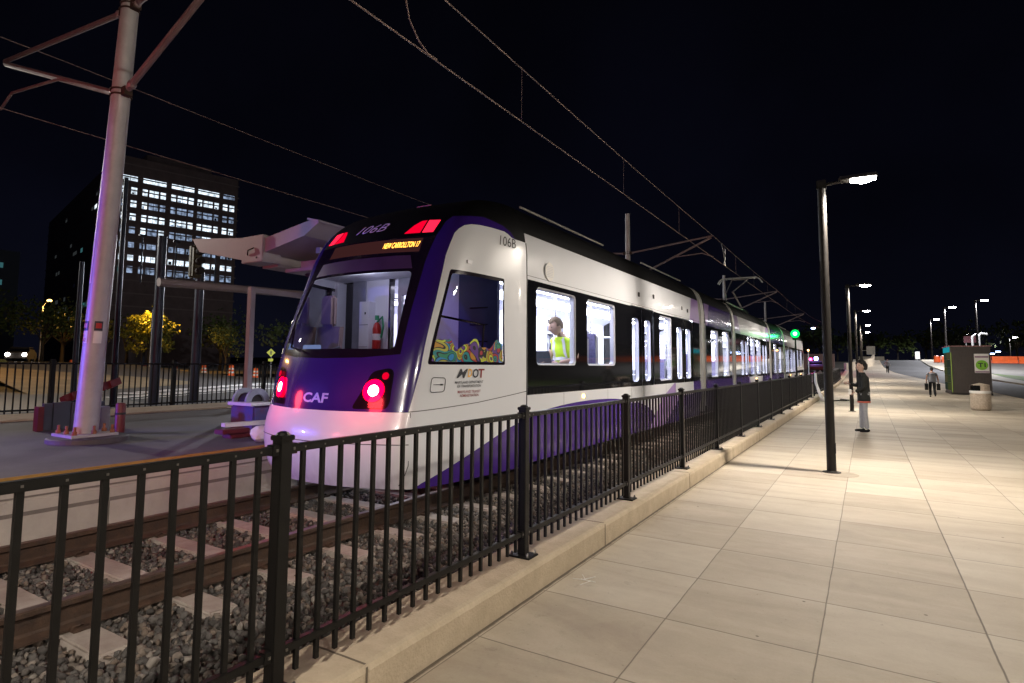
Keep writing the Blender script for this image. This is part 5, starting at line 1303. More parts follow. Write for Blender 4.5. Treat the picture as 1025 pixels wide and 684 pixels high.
# bank and trees beyond the plaza on the right
for i in range(26):
    x = -34+i*4.9+random.uniform(-1, 1); y = 150+random.uniform(-8, 16)+max(0, (x-20))*.9
    tree(x, y, random.uniform(5.5, 9), random.uniform(4, 6), ('dark tree number %d of the far treeline' % i).replace('number %d' % i, 'standing %s' % ['behind the rails', 'left of the green signal', 'beyond the red signal', 'behind the lamp row', 'above the low wall', 'behind the far road', 'left of the kiosk', 'behind the kiosk', 'beyond the barrier', 'near the right edge'][min(9, i*10//26)]), 'leaf', 50+i, 420, 'far treeline against the night sky', .9, z0=gz(y)-.3)

# office block
bc = Vector((-136.3, 62.6, 0)); dr = Vector((.2338, .9723, 0)); dl = Vector((-.9723, .2338, 0))
ob_ = empty('office_building', bc, 'tall dark office block with rows of lit windows behind the pale pole', 'building')
M['bldg'] = mat('dark_brick_facade', (.22, .17, .17), .9, var=.2, scale=.5)
M['win_hi'] = emis('lit_office_window', (.75, .88, 1), 1.35); M['win_faint'] = emis('faint_office_window', (.35, .40, .42), .045); M['win_lo'] = emis('dim_office_window', (.42, .55, .80), .34); M['win_teal'] = emis('teal_office_window', (.10, .35, .38), .22)
M['win_off'] = mat('unlit_window', (.01, .012, .018), .1, coat=.5)
def bp(s, l, z): p = bc+dr*s+dl*l; return (p.x, p.y, z)
W = 25.4; DL = 92; H = 46.2
mb = MB(); a = [(0, 0), (W, 0), (W, DL), (0, DL)]
mb.add([bp(s, l, z) for z in (-2, H) for s, l in a], [(0, 1, 2, 3), (4, 5, 6, 7), (0, 1, 5, 4), (1, 2, 6, 5), (2, 3, 7, 6), (3, 0, 4, 7)])
mb.add([bp(s, l, z) for z in (H, H+2.2) for s, l in [(6, 3), (20, 3), (20, 40), (6, 40)]], [(4, 5, 6, 7), (0, 1, 5, 4), (1, 2, 6, 5), (2, 3, 7, 6), (3, 0, 4, 7)])
mb.build('walls', M['bldg'], ob_)
mb = MB()
for k in range(12):
    z = 11.2+2.83*k+1.95
    v = [bp(s, l, zz) for zz in (z, z+.30) for s, l in ((-.25, -.25), (W+.2, -.25))]; mb.add(v, [(0, 1, 3, 2)])
    v = [bp(-.25, l, zz) for zz in (z, z+.30) for l in (-.25, DL)]; mb.add(v, [(0, 1, 3, 2)])
mb.build('floor_bands', mat('precast_bands', (.30, .25, .24), .8), ob_)
rows = [20.6, 23.3, 26.15, 29.3, 32.2, 35.1, 38.0, 40.9]   # sill heights
bays = [(1.0, [(.0, 1.0), (1.7, 2.8)]), (4.9, [(0, .95), (1.35, 3.15), (3.55, 4.6)]), (10.65, [(0, .95), (1.35, 3.3), (3.7, 4.75)]), (16.3, [(0, .95), (1.3, 3.3), (3.75, 4.7)]), (22.0, [(0, 1.0), (1.5, 2.6)])]
rb2 = random.Random(5)
litrow = {7: 'strip', 6: 'hi', 5: 'lo', 4: 'hi', 3: 'lo', 2: 'lo', 1: 'hi', 0: 'mix'}
def wquad(mb, s0, s1, z0, z1, l, m_): mb.add([bp(s0, l, z0), bp(s1, l, z0), bp(s1, l, z1), bp(s0, l, z1)], [(0, 1, 2, 3)], m_)
WM = [M['win_hi'], M['win_lo'], M['win_teal'], M['win_off'], M['win_faint']]
for mm_, lo_, hi_ in (('win_hi', .5, 1.7), ('win_lo', .10, .75)):
    nt_ = M[mm_].node_tree; em_ = [n for n in nt_.nodes if n.type == 'EMISSION'][0]; t_ = nt_.nodes.new('ShaderNodeTexCoord'); q_n = nt_.nodes.new('ShaderNodeTexNoise'); q_n.inputs['Scale'].default_value = 1.1; q_n.inputs['Detail'].default_value = 4
    nt_.links.new(t_.outputs['Object'], q_n.inputs['Vector']); m_r = nt_.nodes.new('ShaderNodeMapRange'); m_r.inputs[1].default_value = .35; m_r.inputs[2].default_value = .68; m_r.inputs[3].default_value = lo_; m_r.inputs[4].default_value = hi_
    nt_.links.new(q_n.outputs['Fac'], m_r.inputs[0]); nt_.links.new(m_r.outputs[0], em_.inputs[1])
for k, z in enumerate(rows):
    for bi, (s0_, ws) in enumerate(bays):
        if litrow[k] == 'strip': ws = [(0, ws[-1][1])]
        for (a_, b_) in ws:
            hgt = 1.45
            if litrow[k] == 'strip': m_ = 0 if bi < 4 else 1; hgt = 1.05
            elif litrow[k] == 'hi': m_ = 0
            elif litrow[k] == 'lo': m_ = 1 if rb2.random() < .8 else 0
            else: m_ = rb2.choice([1, 1, 2, 3])
            if litrow[k] == 'mix' and bi >= 3: m_ = 1
            s0, s1 = s0_+a_, s0_+b_; mb = MB(); cut = z+hgt*rb2.uniform(.45, .7)
            wquad(mb, s0, s1, z, z+hgt, -.05, m_)
            if b_-a_ > 1.3: wquad(mb, (s0+s1)/2-.05, (s0+s1)/2+.05, z, z+hgt, -.09, 3)
            wquad(mb, s0, s1, cut, cut+.06, -.08, 3)
            if rb2.random() < .35: wquad(mb, s0+.1, s0+(s1-s0)*rb2.uniform(.3, .8), z+.02, z+hgt*rb2.uniform(.2, .5), -.07, 3 if rb2.random() < .5 else 1)
            mb.build('window', WM, ob_, recalc=False)
for (l, z, m_) in tuple((3+rb2.random()*70, 12+2.9*rb2.randrange(11), 4) for _ in range(26))+((13, 37.7, 1), (19, 37.9, 0), (2.5, 38, 0), (9, 35, 3), (16, 14.5, 2), (22, 14.5, 2), (26, 14.5, 2), (40, 20.6, 3), (33, 29, 2), (1.2, 41, 1), (6, 20.6, 2)):
    mb = MB(); mb.add([bp(-.05, l, z), bp(-.05, l+2.6, z), bp(-.05, l+2.6, z+1.1), bp(-.05, l, z+1.1)], [(0, 1, 2, 3)], m_); mb.build('side_window', WM, ob_, recalc=False)
for s_, l_ in ((12, -38), (-38, 30)): add_light('facade_fill_light', 'POINT', bp(s_, l_, 12), 600, (1, .85, .75), .5)  # unseen fill lights, added to lift the dark office facade
# small block at far left
sb = empty('low_building', (-170, 48, 0), 'small dark building with two dim windows at the far left', 'building')
mb = MB(); mb.box(-185, -170, 38, 58, -2, 27); mb.build('walls', mat('grey_blue_facade', (.10, .12, .16), .9), sb)
for i, (y, z) in enumerate(((47.5, 22.5), (52.5, 22.8), (47.5, 18.5), (52.5, 18.8))):
    mb = MB(); mb.add([(-169.95, y, z), (-169.95, y+2.4, z), (-169.95, y+2.4, z+1.2), (-169.95, y, z+1.2)], [(0, 1, 2, 3)]); mb.build('window', M['win_teal'] if i % 2 else M['win_off'], sb, recalc=False)
# long low dark building behind the platform, seen under the beam
lb_ = MB(); lb_.box(-60, -40, 66, 110, -1, 9); tag(lb_.build('low_building', M['bldg']), 'long low unlit building behind the tram front', 'building')

# ================================================================== RIGHT SIDE OF THE PLAZA
ki = empty('ticket_kiosk', (5.35, 48, gz(47)), 'dark ribbed kiosk with a green T1 sign on its face', 'kiosk')
KZ = gz(47)
mb = MB(); mb.box(4.42, 6.40, 46.24, 49.6, KZ, 2.96)
for i in range(28):
    x = 4.46+i*.07; mb.box(x, x+.035, 46.215, 46.24, .12, 2.90)
mb.box(4.40, 6.42, 46.2, 49.62, .0, .12, 1)
mb.build('shell', [mat('brown_ribbed_cladding', (.085, .07, .065), .6, var=.1), M['under']], ki)
mb = MB(); mb.box(4.34, 6.46, 46.16, 49.7, 2.96, 3.02); mb.build('roof_edge', mat('pinkish_trim', (.35, .18, .17), .5), ki)
mb = MB()
cols_ = [(.26, .30, .10), (.12, .17, .12), (.20, .25, .12), (.32, .29, .14), (.16, .22, .15)]
for i in range(10):
    y0_ = 46.3+(i % 2)*1.6; z0_ = .25+(i//2)*.48; mb.box(4.395, 4.42, y0_, y0_+1.55, z0_, z0_+.46, i % 5)
mb.build('poster_panel', [emis('poster_colour_%s' % n_, c, .13) for n_, c in zip(('lime', 'teal', 'green', 'yellow', 'leaf'), cols_)], ki)
mb = MB(); mb.box(4.38, 4.42, 46.26, 49.6, 2.62, 2.95); mb.build('teal_fascia', emis('teal_fascia', (.02, .40, .48), .5), ki)
mb = MB(); mb.box(4.45, 4.48, 46.17, 46.24, .15, 2.6); mb.build('corner_light_strip', emis('lime_edge_light', (.45, .6, .12), .35), ki)
sgn = MB(); sgn.box(5.60, 6.30, 46.16, 46.21, 1.35, 2.52, 0, .005); so_ = sgn.build('sign_board', M['whitep'], ki)
mb = MB(); mb.tube([(5.95, 46.155, 1.83), (5.95, 46.15, 1.83)], .30, 28); mb.build('green_disc', mat('sign_green', (.20, .48, .03), .5), so_)
fk = lambda u, v: Vector((u, 46.145, v)); text_on('sign_text', 'T1', fk, M['ink'], so_, (5.77, 1.70, 6.13, 1.96), bold=.03)
M['mauve'] = mat('mauve_band', (.30, .18, .26), .6)
for za, zb in ((2.28, 2.38), (1.38, 1.46)): mb = MB(); mb.box(5.62, 6.28, 46.15, 46.158, za, zb, 0); mb.build('sign_band', M['mauve'], so_)
# bin
tc_ = empty('litter_bin', (3.72, 29.9, 0), 'round pale concrete litter bin with a hooded top in front of the kiosk', 'litter bin')
M['binc'] = mat('bin_aggregate', (.46, .38, .30), .8, var=.25, scale=18, bump=.8, bscale=60)
mb = MB(); mb.lathe([(.27, 0), (.31, .03), (.33, .10), (.335, .62), (.32, .66)], (3.76, 29.95, 0), 32); mb.build('body', M['binc'], tc_, smooth=True, angle=40)
mb = MB(); mb.lathe([(.325, .655), (.34, .67), (.34, .74), (.33, .76)], (3.76, 29.95, 0), 32); mb.build('rim_band', M['whitep'], tc_, smooth=True, angle=40)
mb = MB(); n = 18
for i in range(n):
    pass
hv = []
for i in range(n+1):
    a = R(-95)+R(265)*i/n        # open towards the left front
    hv.append((3.76+.31*math.cos(a), 29.95+.31*math.sin(a)))
N2 = len(hv); mb = MB(); z_ = lambda i: .97+.03*math.sin(math.pi*i/n)
mb.v = [(x, y, .76) for x, y in hv] + [(x*.96+3.76*.04, y*.96+29.95*.04, z_(i)) for i, (x, y) in enumerate(hv)] + [(3.74, 29.93, 1.07)]
mb.f = [(i, i+1, N2+i+1, N2+i) for i in range(N2-1)] + [(N2+i, N2+i+1, 2*N2) for i in range(N2-1)] + [(2*N2-1, N2, 2*N2)]; mb.m = [0]*len(mb.f)
mb.build('hood', M['binc'], tc_, smooth=True, angle=50)
mb = MB(); mb.lathe([(.29, 0), (.29, .02), (.2, .22)], (3.76, 29.95, .755), 20); mb.build('opening', mat('bin_opening_black', (.004, .004, .004), .9, spec=.1), tc_)  # solid black plug, the shade inside the opening put into its colour
# orange barrier
for i in range(15):
    x = 8.6+i*3.05; y = 117.5-i*.35; z0 = gz(y)
    if i == 0: continue
    q = empty('orange_barrier', (x, y, z0), '', 'barrier', 'orange water-filled barriers at the back of the lot')
    mb = MB(); mb.prism([(-.35, 0), (.35, 0), (.30, .25), (.16, .55), (.14, 1.05), (-.14, 1.05), (-.16, .55), (-.30, .25)], lambda u, v, d: (d, y+u, z0+v), x-1.48, x+1.48)
    mb.build('barrier_body', M['orange'], q)
    q['label'] = 'orange plastic barrier section in the long row at the back of the parking lot'
nb_ = MB(); 
# white sign on posts, red sign, bent pipe, distant coloured bits
ws_ = empty('white_sign', (7.98, 134.5, gz(134)), 'small white sign on a post at the far end of the road', 'sign'); mb = MB(); mb.lathe([(.06, 0), (.06, 1.2)], (7.98, 134.5, gz(134)), 8); mb.build('post', M['galv'], ws_); mb = MB(); mb.box(7.68, 8.4, 134.4, 134.46, 3.2, 4.6); mb.build('sign_plate', M['whitep'], ws_)
rs_ = empty('red_sign', (13.6, 114.2, gz(114)), 'dark red rectangular sign above the kiosk roof', 'sign')
mb = MB(); mb.lathe([(.07, 0), (.07, 4.2)], (13.0, 114.3, gz(114)), 8); mb.lathe([(.07, 0), (.07, 4.2)], (14.3, 114.3, gz(114)), 8); mb.build('post', M['galv'], rs_); mb = MB(); mb.box(12.7, 14.6, 114.15, 114.2, 5.5, 6.5); mb.build('sign_plate', mat('crimson_sign', (.10, .008, .02), .5), rs_)
bp_ = MB(); bp_.tube([(13.0, 102, gz(102)), (13.0, 102, 6.0), (13.25, 102, 6.35), (13.9, 102, 6.2)], .16, 10); bp_.tube([(12.3, 102, gz(102)), (12.3, 102, 5.9), (12.8, 102, 6.3)], .13, 10); tag(bp_.build('bent_pipe', M['galv']), 'white bent pipe rising behind the kiosk roof', 'pipe')
for (x, y, lab, mm) in ((9.6, 118, 'small orange barrel beyond the end of the road', 'orange'), (10.5, 119, 'pale block beside the distant orange barrel', 'whitep')):
    mb = MB(); mb.lathe([(.45, 0), (.42, .5), (.36, 1.0), (.1, 1.05)], (x, y, gz(y)), 12); tag(mb.build('site_barrel', M[mm]), lab, 'barrel')
# low walls at the end of the plaza
w1 = MB()
for (xa, ya, xb, yb, hh) in ((-2.5, 92, -.6, 100, .95), (-.6, 100, .6, 108, 1.0), (.6, 108, 1.0, 120, 1.0)):
    w1.bar((xa, ya, gz(ya)+hh/2), (xb, yb, gz(yb)+hh/2), .3, hh+.3)
tag(w1.build('parapet_wall', M['kerb']), 'pale curving parapet wall at the far end of the plaza', 'wall')
w2 = MB(); w2.box(-1.2, 2.6, 123, 123.4, 2.7, 3.5); tag(w2.build('concrete_wall', M['pale']), 'low pale wall crossing behind the last lamp posts', 'wall')
w3 = MB(); w3.box(-30, -4.2, 104, 104.6, 0, 3.6); tag(w3.build('retaining_wall', mat('brownish_wall', (.22, .14, .11), .9)), 'long brownish wall beyond the end of the tram', 'wall')
# small info sign on far lamp post
iw = MB(); iw.box(.0, .75, 70.6, 70.66, 2.9, 3.75); iw.box(-.35, 0, 70.62, 70.65, 3.3, 3.34); tag(iw.build('blade_sign', M['silver']), 'small pale blade sign hung on a far lamp pole', 'sign')
# draped plastic sheet at the end of the fence
def sheet():
    mb = MB(); nu, nv = 22, 26
    for j in range(nv+1):
        t = j/nv
        for i in range(nu+1):
            s = i/nu
            y = 31.95+.8*s+.25*math.sin(t*3+s*2)*.3; z = 1.34-1.32*t**.9; x = -2.16+.02+.55*max(0, t-.25)**1.5+.05*math.sin(s*17+t*3)*(.3+t)+.03*math.sin(s*31+2)
            y += .12*math.sin(t*6+s*5)*t; mb.v.append((x, y, max(.012+.01*math.sin(s*20), z if x > -2.08 or z > .22 else .22)))
    for j in range(nv):
        for i in range(nu): k = j*(nu+1)+i; mb.f.append((k, k+1, k+nu+2, k+nu+1)); mb.m.append(0)
    o = mb.build('plastic_sheet', M['whitep'], smooth=True, angle=180, recalc=False); so = o.modifiers.new('t', 'SOLIDIFY'); so.thickness = .004
    tag(o, 'white plastic sheet draped over the far end of the fence down to the paving', 'sheet')
sheet()
rp = MB(); rp.tube([(-1.55, 32.6, .02), (-1.2, 33.3, .02), (-.9, 33.2, .02), (-.75, 33.9, .02), (-1.2, 34.6, .02)], .03, 6); tag(rp.build('loose_cable', M['under']), 'dark cable lying on the paving beside the draped sheet', 'cable')
lt = MB()
for i in range(5):
    a = i*1.1; lt.tube([(-1.93+.02*i, 4.33, .008), (-1.93+.02*i+.12*math.cos(a), 4.33+.12*math.sin(a), .006)], .003, 4)
tag(lt.build('straw_litter', M['whitep']), 'few thin pale straws lying on the paving by the kerb', 'litter')
mh = MB(); mh.lathe([(.26, 0), (.26, .003)], (-.42, 10.66, 0), 28); 
tag(mh.build('access_cover', mat('grey_cover', (.36, .31, .24), .8)), 'round access cover in the paving right beside the nearest lamp pole', 'cover')
# ================================================================== PEOPLE
def skin_mesh(verts, edges, radii, root=0, sub=2):
    me = bpy.data.meshes.new('s'); me.from_pydata([tuple(v) for v in verts], edges, [])
    o = bpy.data.objects.new('s', me); col.objects.link(o)
    o.modifiers.new('k', 'SKIN').use_smooth_shade = True
    if not me.skin_vertices:
        bpy.context.view_layer.objects.active = o
    sv = me.skin_vertices[0].data
    for i, r in enumerate(radii):
        rr = r if isinstance(r, tuple) else (r, r); sv[i].radius = rr; sv[i].use_root = (i == root)
    su = o.modifiers.new('u', 'SUBSURF'); su.levels = sub; su.render_levels = sub
    bpy.context.view_layer.update(); dg = bpy.context.evaluated_depsgraph_get(); ev = o.evaluated_get(dg); m = ev.to_mesh()
    V = [v.co[:] for v in m.vertices]; F = [tuple(p.vertices) for p in m.polygons]; ev.to_mesh_clear()
    bpy.data.objects.remove(o); return V, F
def chain(pts, rs, sub=2, root=0):
    return skin_mesh(pts, [(i, i+1) for i in range(len(pts)-1)], rs, root, sub)
def head_mesh(c, rot, s=1.):
    """head with brow, nose, mouth, chin and ears; faces -Y before rotation; returns verts, faces"""
    mb = MB(); nu, nv = 28, 22
    for j in range(1, nv):
        th = math.pi*j/nv
        for i in range(nu):
            a = 2*math.pi*i/nu; d = Vector((math.sin(th)*math.cos(a), math.sin(th)*math.sin(a), math.cos(th)))
            x, y, z = d.x*.078, d.y*.098, d.z*.118
            if z < 0: k = 1-.33*(-z/.118)**1.3; x *= k; y = y*(1-.18*(-z/.118)) - .012*(-z/.118)
            if d.y < 0:
                f = max(0, -d.y)**2
                nose = math.exp(-((x/.014)**2+((z+.012)/.026)**2)); y -= .024*nose*f + .010*math.exp(-((x/.012)**2+((z-.012)/.03)**2))*f
                y += .010*f*(math.exp(-(((x-.031)/.015)**2+((z-.014)/.011)**2))+math.exp(-(((x+.031)/.015)**2+((z-.014)/.011)**2)))
                y -= .006*f*math.exp(-((x/.024)**2+((z+.050)/.010)**2)); y -= .008*f*math.exp(-((x/.03)**2+((z+.098)/.016)**2)); y -= .005*f*math.exp(-((z-.034)/.010)**2)*(abs(x) < .05)
            mb.v.append((x, y, z))
    top = len(mb.v); mb.v += [(0, 0, .118), (0, -.02, -.11)]
    for j in range(nv-2):
        for i in range(nu): a = j*nu+i; b = j*nu+(i+1) % nu; mb.f.append((a, a+nu, b+nu, b))
    for i in range(nu): mb.f.append((top, i, (i+1) % nu)); a = (nv-2)*nu; mb.f.append((top+1, a+(i+1) % nu, a+i))
    mb.m = [0]*len(mb.f)
    for sx in (-1, 1): mb.sphere((sx*.080, .008, -.006), .026, 8, 0, (.35, .7, 1.1))
    return [tuple(Vector(c)+rot @ (Vector(v)*s)) for v in mb.v], mb.f
def eyes(mb, c, rot, s=1.):
    for sx in (-1, 1):
        p = Vector(c)+rot @ (Vector((sx*.031, -.083, .013))*s); mb.sphere(p, .0095*s, 8, 0)
def hand(wr, dirv, side, curl=.5, s=1.):
    """palm + five fingers; wr wrist, dirv pointing along the palm, side = thumb side vector"""
    d = Vector(dirv).normalized(); t = Vector(side); t = (t-d*t.dot(d)).normalized(); nrm = d.cross(t)
    V = []; F = []
    def addc(p, r):
        v, f = chain(p, r, 1); b = len(V); V.extend(v); F.extend([tuple(i+b for i in q) for q in f])
    wr = Vector(wr)
    addc([wr, wr+d*.045*s, wr+d*.085*s], [(.026*s, .018*s), (.038*s, .015*s), (.036*s, .013*s)])
    for k, (off, L_) in enumerate(((.030, .072), (.010, .080), (-.010, .074), (-.028, .058))):
        b = wr+d*.075*s+t*off*s; p1 = b+d*L_*.5*s*(1)+nrm*curl*.018*s; p2 = p1+(d*(1-curl*.5)+nrm*curl).normalized()*L_*.32*s; p3 = p2+(d*(1-curl)+nrm*curl*1.3).normalized()*L_*.28*s
        addc([b, p1, p2, p3], [.0095*s, .0088*s, .008*s, .007*s])
    b = wr+d*.025*s+t*.025*s; addc([b, b+(d*.6+t*.8)*.038*s, b+(d*1.0+t*.75)*.055*s+nrm*curl*.01*s], [.012*s, .0105*s, .0085*s])
    return V, F
def loft_ring(c, a, b, h=.035, n=28):
    V = [tuple(Vector(c)+Vector((math.cos(2*math.pi*i/n)*a*k, math.sin(2*math.pi*i/n)*b*k, z))) for k, z in ((.93, 0), (1, 0), (1, h), (.93, h)) for i in range(n)]
    F = [(r*n+i, r*n+(i+1) % n, ((r+1) % 4)*n+(i+1) % n, ((r+1) % 4)*n+i) for r in range(4) for i in range(n)]
    return V, F
def person(label, loc, rz, J, cl, s=1., headrot=(0, 0, 0), hair='hair_dark', skin='skin', hairstyle='curly', name='person', face_s=1., hands=True, grp=None):
    r = empty(name, loc, label, 'person'); 
    Rz = Matrix.Rotation(rz, 3, 'Z'); off = Vector(loc)
    T = lambda p: tuple(off+Rz @ (Vector(p)*s))
    def put(V, F, nm, m, par, sm=True):
        mb = MB(); mb.v = [T(v) for v in V]; mb.f = list(F); mb.m = [0]*len(F); return mb.build(nm, m, par, smooth=True, angle=180)
    j = {k: Vector(v) for k, v in J.items()}
    vs = ['pel', 'bel', 'chs', 'nk', 'hd', 'shl', 'ell', 'wrl', 'shr', 'elr', 'wrr', 'hpl', 'knl', 'anl', 'hpr', 'knr', 'anr']
    ix = {k: i for i, k in enumerate(vs)}
    ed = [('pel', 'bel'), ('bel', 'chs'), ('chs', 'nk'), ('nk', 'hd'), ('chs', 'shl'), ('shl', 'ell'), ('ell', 'wrl'), ('chs', 'shr'), ('shr', 'elr'), ('elr', 'wrr'), ('pel', 'hpl'), ('hpl', 'knl'), ('knl', 'anl'), ('pel', 'hpr'), ('hpr', 'knr'), ('knr', 'anr')]
    rad = dict(pel=.11, bel=.10, chs=.115, nk=.055, hd=.05, shl=.06, ell=.042, wrl=.028, shr=.06, elr=.042, wrr=.028, hpl=.085, knl=.055, anl=.038, hpr=.085, knr=.055, anr=.038)
    V, F = skin_mesh([j[k] for k in vs], [(ix[a], ix[b]) for a, b in ed], [rad[k] for k in vs], 0, 1)
    hr = Matrix.Rotation(headrot[2], 3, 'Z') @ Matrix.Rotation(headrot[1], 3, 'Y') @ Matrix.Rotation(headrot[0], 3, 'X')
    hc = j['hd']+Vector((0, 0, .07)) @ hr.transposed() if False else j['hd']+hr @ Vector((0, -.015, .075))
    HV, HF = head_mesh(hc, hr, face_s); b = len(V); V = list(V)+HV; F = list(F)+[tuple(i+b for i in q) for q in HF]
    if hands:
        for sd in ('l', 'r'):
            d = j['wr'+sd]-j['el'+sd]; hv, hf = hand(j['wr'+sd], cl.get('hd'+sd, d), cl.get('th'+sd, (0, -1, .3)), cl.get('curl', .5)); b = len(V); V += hv; F += [tuple(i+b for i in q) for q in hf]
    body = put(V, F, 'body', M[skin], r)
    # hair
    rr = random.Random(4); mb = MB()
    if hairstyle == 'curly': 
        for i in range(90):
            a = rr.uniform(0, 6.28); e = rr.uniform(-.35, 1.5); d = Vector((math.cos(a)*math.cos(e), math.sin(a)*math.cos(e), math.sin(e)))
            if d.y < -.35 and d.z < .45: continue
            mb.sphere(tuple(hc+hr @ (Vector((d.x*.095, d.y*.105+.012, d.z*.125+.012))*face_s)), rr.uniform(.030, .048)*face_s, 6)
    else:
        bm = bmesh.new(); bmesh.ops.create_icosphere(bm, subdivisions=4, radius=1)
        dele = []
        for v in bm.verts:
            d = v.co.copy()
            if (d.y < -.42 and d.z < .36+.25*abs(d.x)) or d.z < -.5 or (d.z < -.05 and d.y < .0): dele.append(v)
            k = 1+.07*noise.noise(d*7)+.03*noise.noise(d*20)
            v.co = hc+hr @ (Vector((d.x*.088*k, d.y*.108*k+.006, d.z*.127*k+.008))*face_s)
        bmesh.ops.delete(bm, geom=dele, context='VERTS'); mb.frombm(bm)
    put(mb.v, mb.f, 'hair', M[hair], body)
    em = MB(); eyes(em, hc, hr, face_s); put(em.v, em.f, 'eyes', M['seam'], body)
    # clothes as slightly larger skins following the body
    def cloth(nm, keys, edges, radii, m, extra=None, sub=2, root=0):
        pts = [j[k] if isinstance(k, str) else Vector(k) for k in keys]
        V, F = skin_mesh(pts, edges, radii, root, sub); return put(V, F, nm, M[m], body)
    lerp = lambda a, b, t: j[a]*(1-t)+j[b]*t
    tp = cl['top']; sl = cl.get('sleeve', 1.)
    wl = lerp('ell', 'wrl', sl) if sl > 0 else lerp('shl', 'ell', .55); wr_ = lerp('elr', 'wrr', sl) if sl > 0 else lerp('shr', 'elr', .55)
    hem = j['pel']+Vector((0, 0, cl.get('hem', -.06)))
    k = cl.get('bulk', 1.)
    def loft(secs, nseg=28, fold=.006, seed=0.):
        """garment shell: stacked ellipses (centre, rx, ry) with small cloth folds"""
        V = []; F = []
        fine = []
        for (c0, a0, b0), (c1, a1, b1) in zip(secs, secs[1:]):
            for q in range(3): t = q/3; fine.append((Vector(c0)*(1-t)+Vector(c1)*t, a0*(1-t)+a1*t, b0*(1-t)+b1*t))
        fine.append((Vector(secs[-1][0]), secs[-1][1], secs[-1][2]))
        for c, a, b in fine:
            for q in range(nseg):
                an = 2*math.pi*q/nseg; f = 1+fold/.15*(noise.noise(Vector((math.cos(an)*2.2, math.sin(an)*2.2, c.z*9+seed)))+.6*noise.noise(Vector((math.cos(an)*6, math.sin(an)*6, c.z*4+seed))))*1.6
                V.append(tuple(c+Vector((math.cos(an)*a*f, math.sin(an)*b*f, 0))))
        n = len(fine)
        for r_ in range(n-1):
            for q in range(nseg): F.append((r_*nseg+q, r_*nseg+(q+1) % nseg, (r_+1)*nseg+(q+1) % nseg, (r_+1)*nseg+q))
        F.append(tuple(range(nseg))[::-1]); F.append(tuple((n-1)*nseg+q for q in range(nseg)))
        return V, F
    tz = j['shl'].z; up = Vector((0, 0, 1))
    def torso(k, hemc, coll=True, wide=1.):
        se = [(hemc, .178*k, .138*k), (j['pel']+up*.02, .172*k, .135*k), (j['bel'], .158*k, .122*k), (j['chs']-up*.04, .178*k*wide, .128*k), (j['chs']+up*.05, .190*k*wide, .122*k), (j['chs']*.4+j['nk']*.6+up*.0, .150*k*wide, .090*k)]
        se[-1] = (se[-1][0], se[-1][1]*.86, se[-1][2]); se.append((lerp('chs', 'nk', .86), .082*k, .075*k))
        if coll: se.append((lerp('chs', 'nk', 1.08), .066, .068))
        return loft(se, seed=k*7)
    KT[0] = torso
    V, F = torso(k, hem, sl > 0)
    for sd, we in (('l', wl), ('r', wr_)):
        sh = j['sh'+sd]*.97+j['chs']*.03
        pts = [sh+(j['chs']-sh)*.35, sh, j['el'+sd], we] if sl > 0 else [sh+(j['chs']-sh)*.35, sh, we]
        rs = [.075*k, .074*k, .056*k, .046*k] if sl > 0 else [.075*k, .072*k, .060*k]
        v2, f2 = chain(pts, rs, 2); b = len(V); V += list(v2); F += [tuple(i_+b for i_ in q) for q in f2]
    put(V, F, cl.get('topname', 'jacket'), M[tp], body)
    lw = cl.get('legw', 1.1)
    cloth('trousers', [j['pel']-Vector((0, 0, .02)), 'hpl', 'knl', lerp('knl', 'anl', 1.02), 'hpr', 'knr', lerp('knr', 'anr', 1.02)], [(0, 1), (1, 2), (2, 3), (0, 4), (4, 5), (5, 6)], [.112, .092*lw, .068*lw, .060*lw, .095*lw, .068*lw, .060*lw], cl['legs'])
    if cl.get('shoes', True):
        for sd in ('l', 'r'):
            a = j['an'+sd]; d = Vector(cl.get('foot'+sd, (0, -1, 0))).normalized()
            V, F = chain([a+Vector((0, 0, -.0))-d*.045, a-d*.03+Vector((0, 0, -.048)), a+d*.09+Vector((0, 0, -.052)), a+d*.17+Vector((0, 0, -.056))], [.045, (.045, .038), (.046, .034), (.034, .026)], 2)
            put(V, F, 'shoe', M['shoe'], body)
    return r, body, T, j, hc, put
KT = [None]
A0 = .085; M['dkshirt'] = mat('dark_grey_shirt', (.05, .05, .055), .85)
# pedestrian in the dark jacket, facing the tram (-X), head turned towards the viewer
J1 = dict(pel=(0, .0, .95), bel=(0, .01, 1.10), chs=(0, .0, 1.33), nk=(0, -.02, 1.50), hd=(0, -.045, 1.575), shl=(.17, .0, 1.41), ell=(.22, -.02, 1.13), wrl=(.15, -.20, 1.02), shr=(-.17, .0, 1.41), elr=(-.20, -.10, 1.17), wrr=(-.12, -.28, 1.21),
          hpl=(.09, 0, .92), knl=(.10, -.01, .50), anl=(.10, .03, A0+.01), hpr=(-.09, 0, .92), knr=(-.09, -.04, .50), anr=(-.10, -.05, A0+.01))
pa = person('person in dark jacket and light grey trousers beside a lamp pole, one hand held out', (-.10, 17.75, 0), R(-90)+.15, J1, dict(top='jacket', legs='trousers', topname='jacket', hem=-.16, bulk=1.04, thr=(0, 0, 1), thl=(0, 0, 1), legw=1.0), 1.0, (R(-12), 0, R(42)), skin='skin', face_s=1.1)
r_, body_, T_, j_, hc_, put_ = pa
V, F = loft_ring(j_['pel']+Vector((0, 0, -.20)), .186, .145); put_(V, F, 'shirt_hem', M['cloth_red'], body_)
mb = MB(); c = Vector(T_(j_['wrl']+Vector((-.02, -.10, .0)))); mb.box(c.x-.05, c.x+.02, c.y-.05, c.y+.04, c.z-.07, c.z+.06, 0, .01); tag(mb.build('paper_cup', M['whitep']), 'small white paper packet held at the waist by the person in the dark jacket', 'packet')
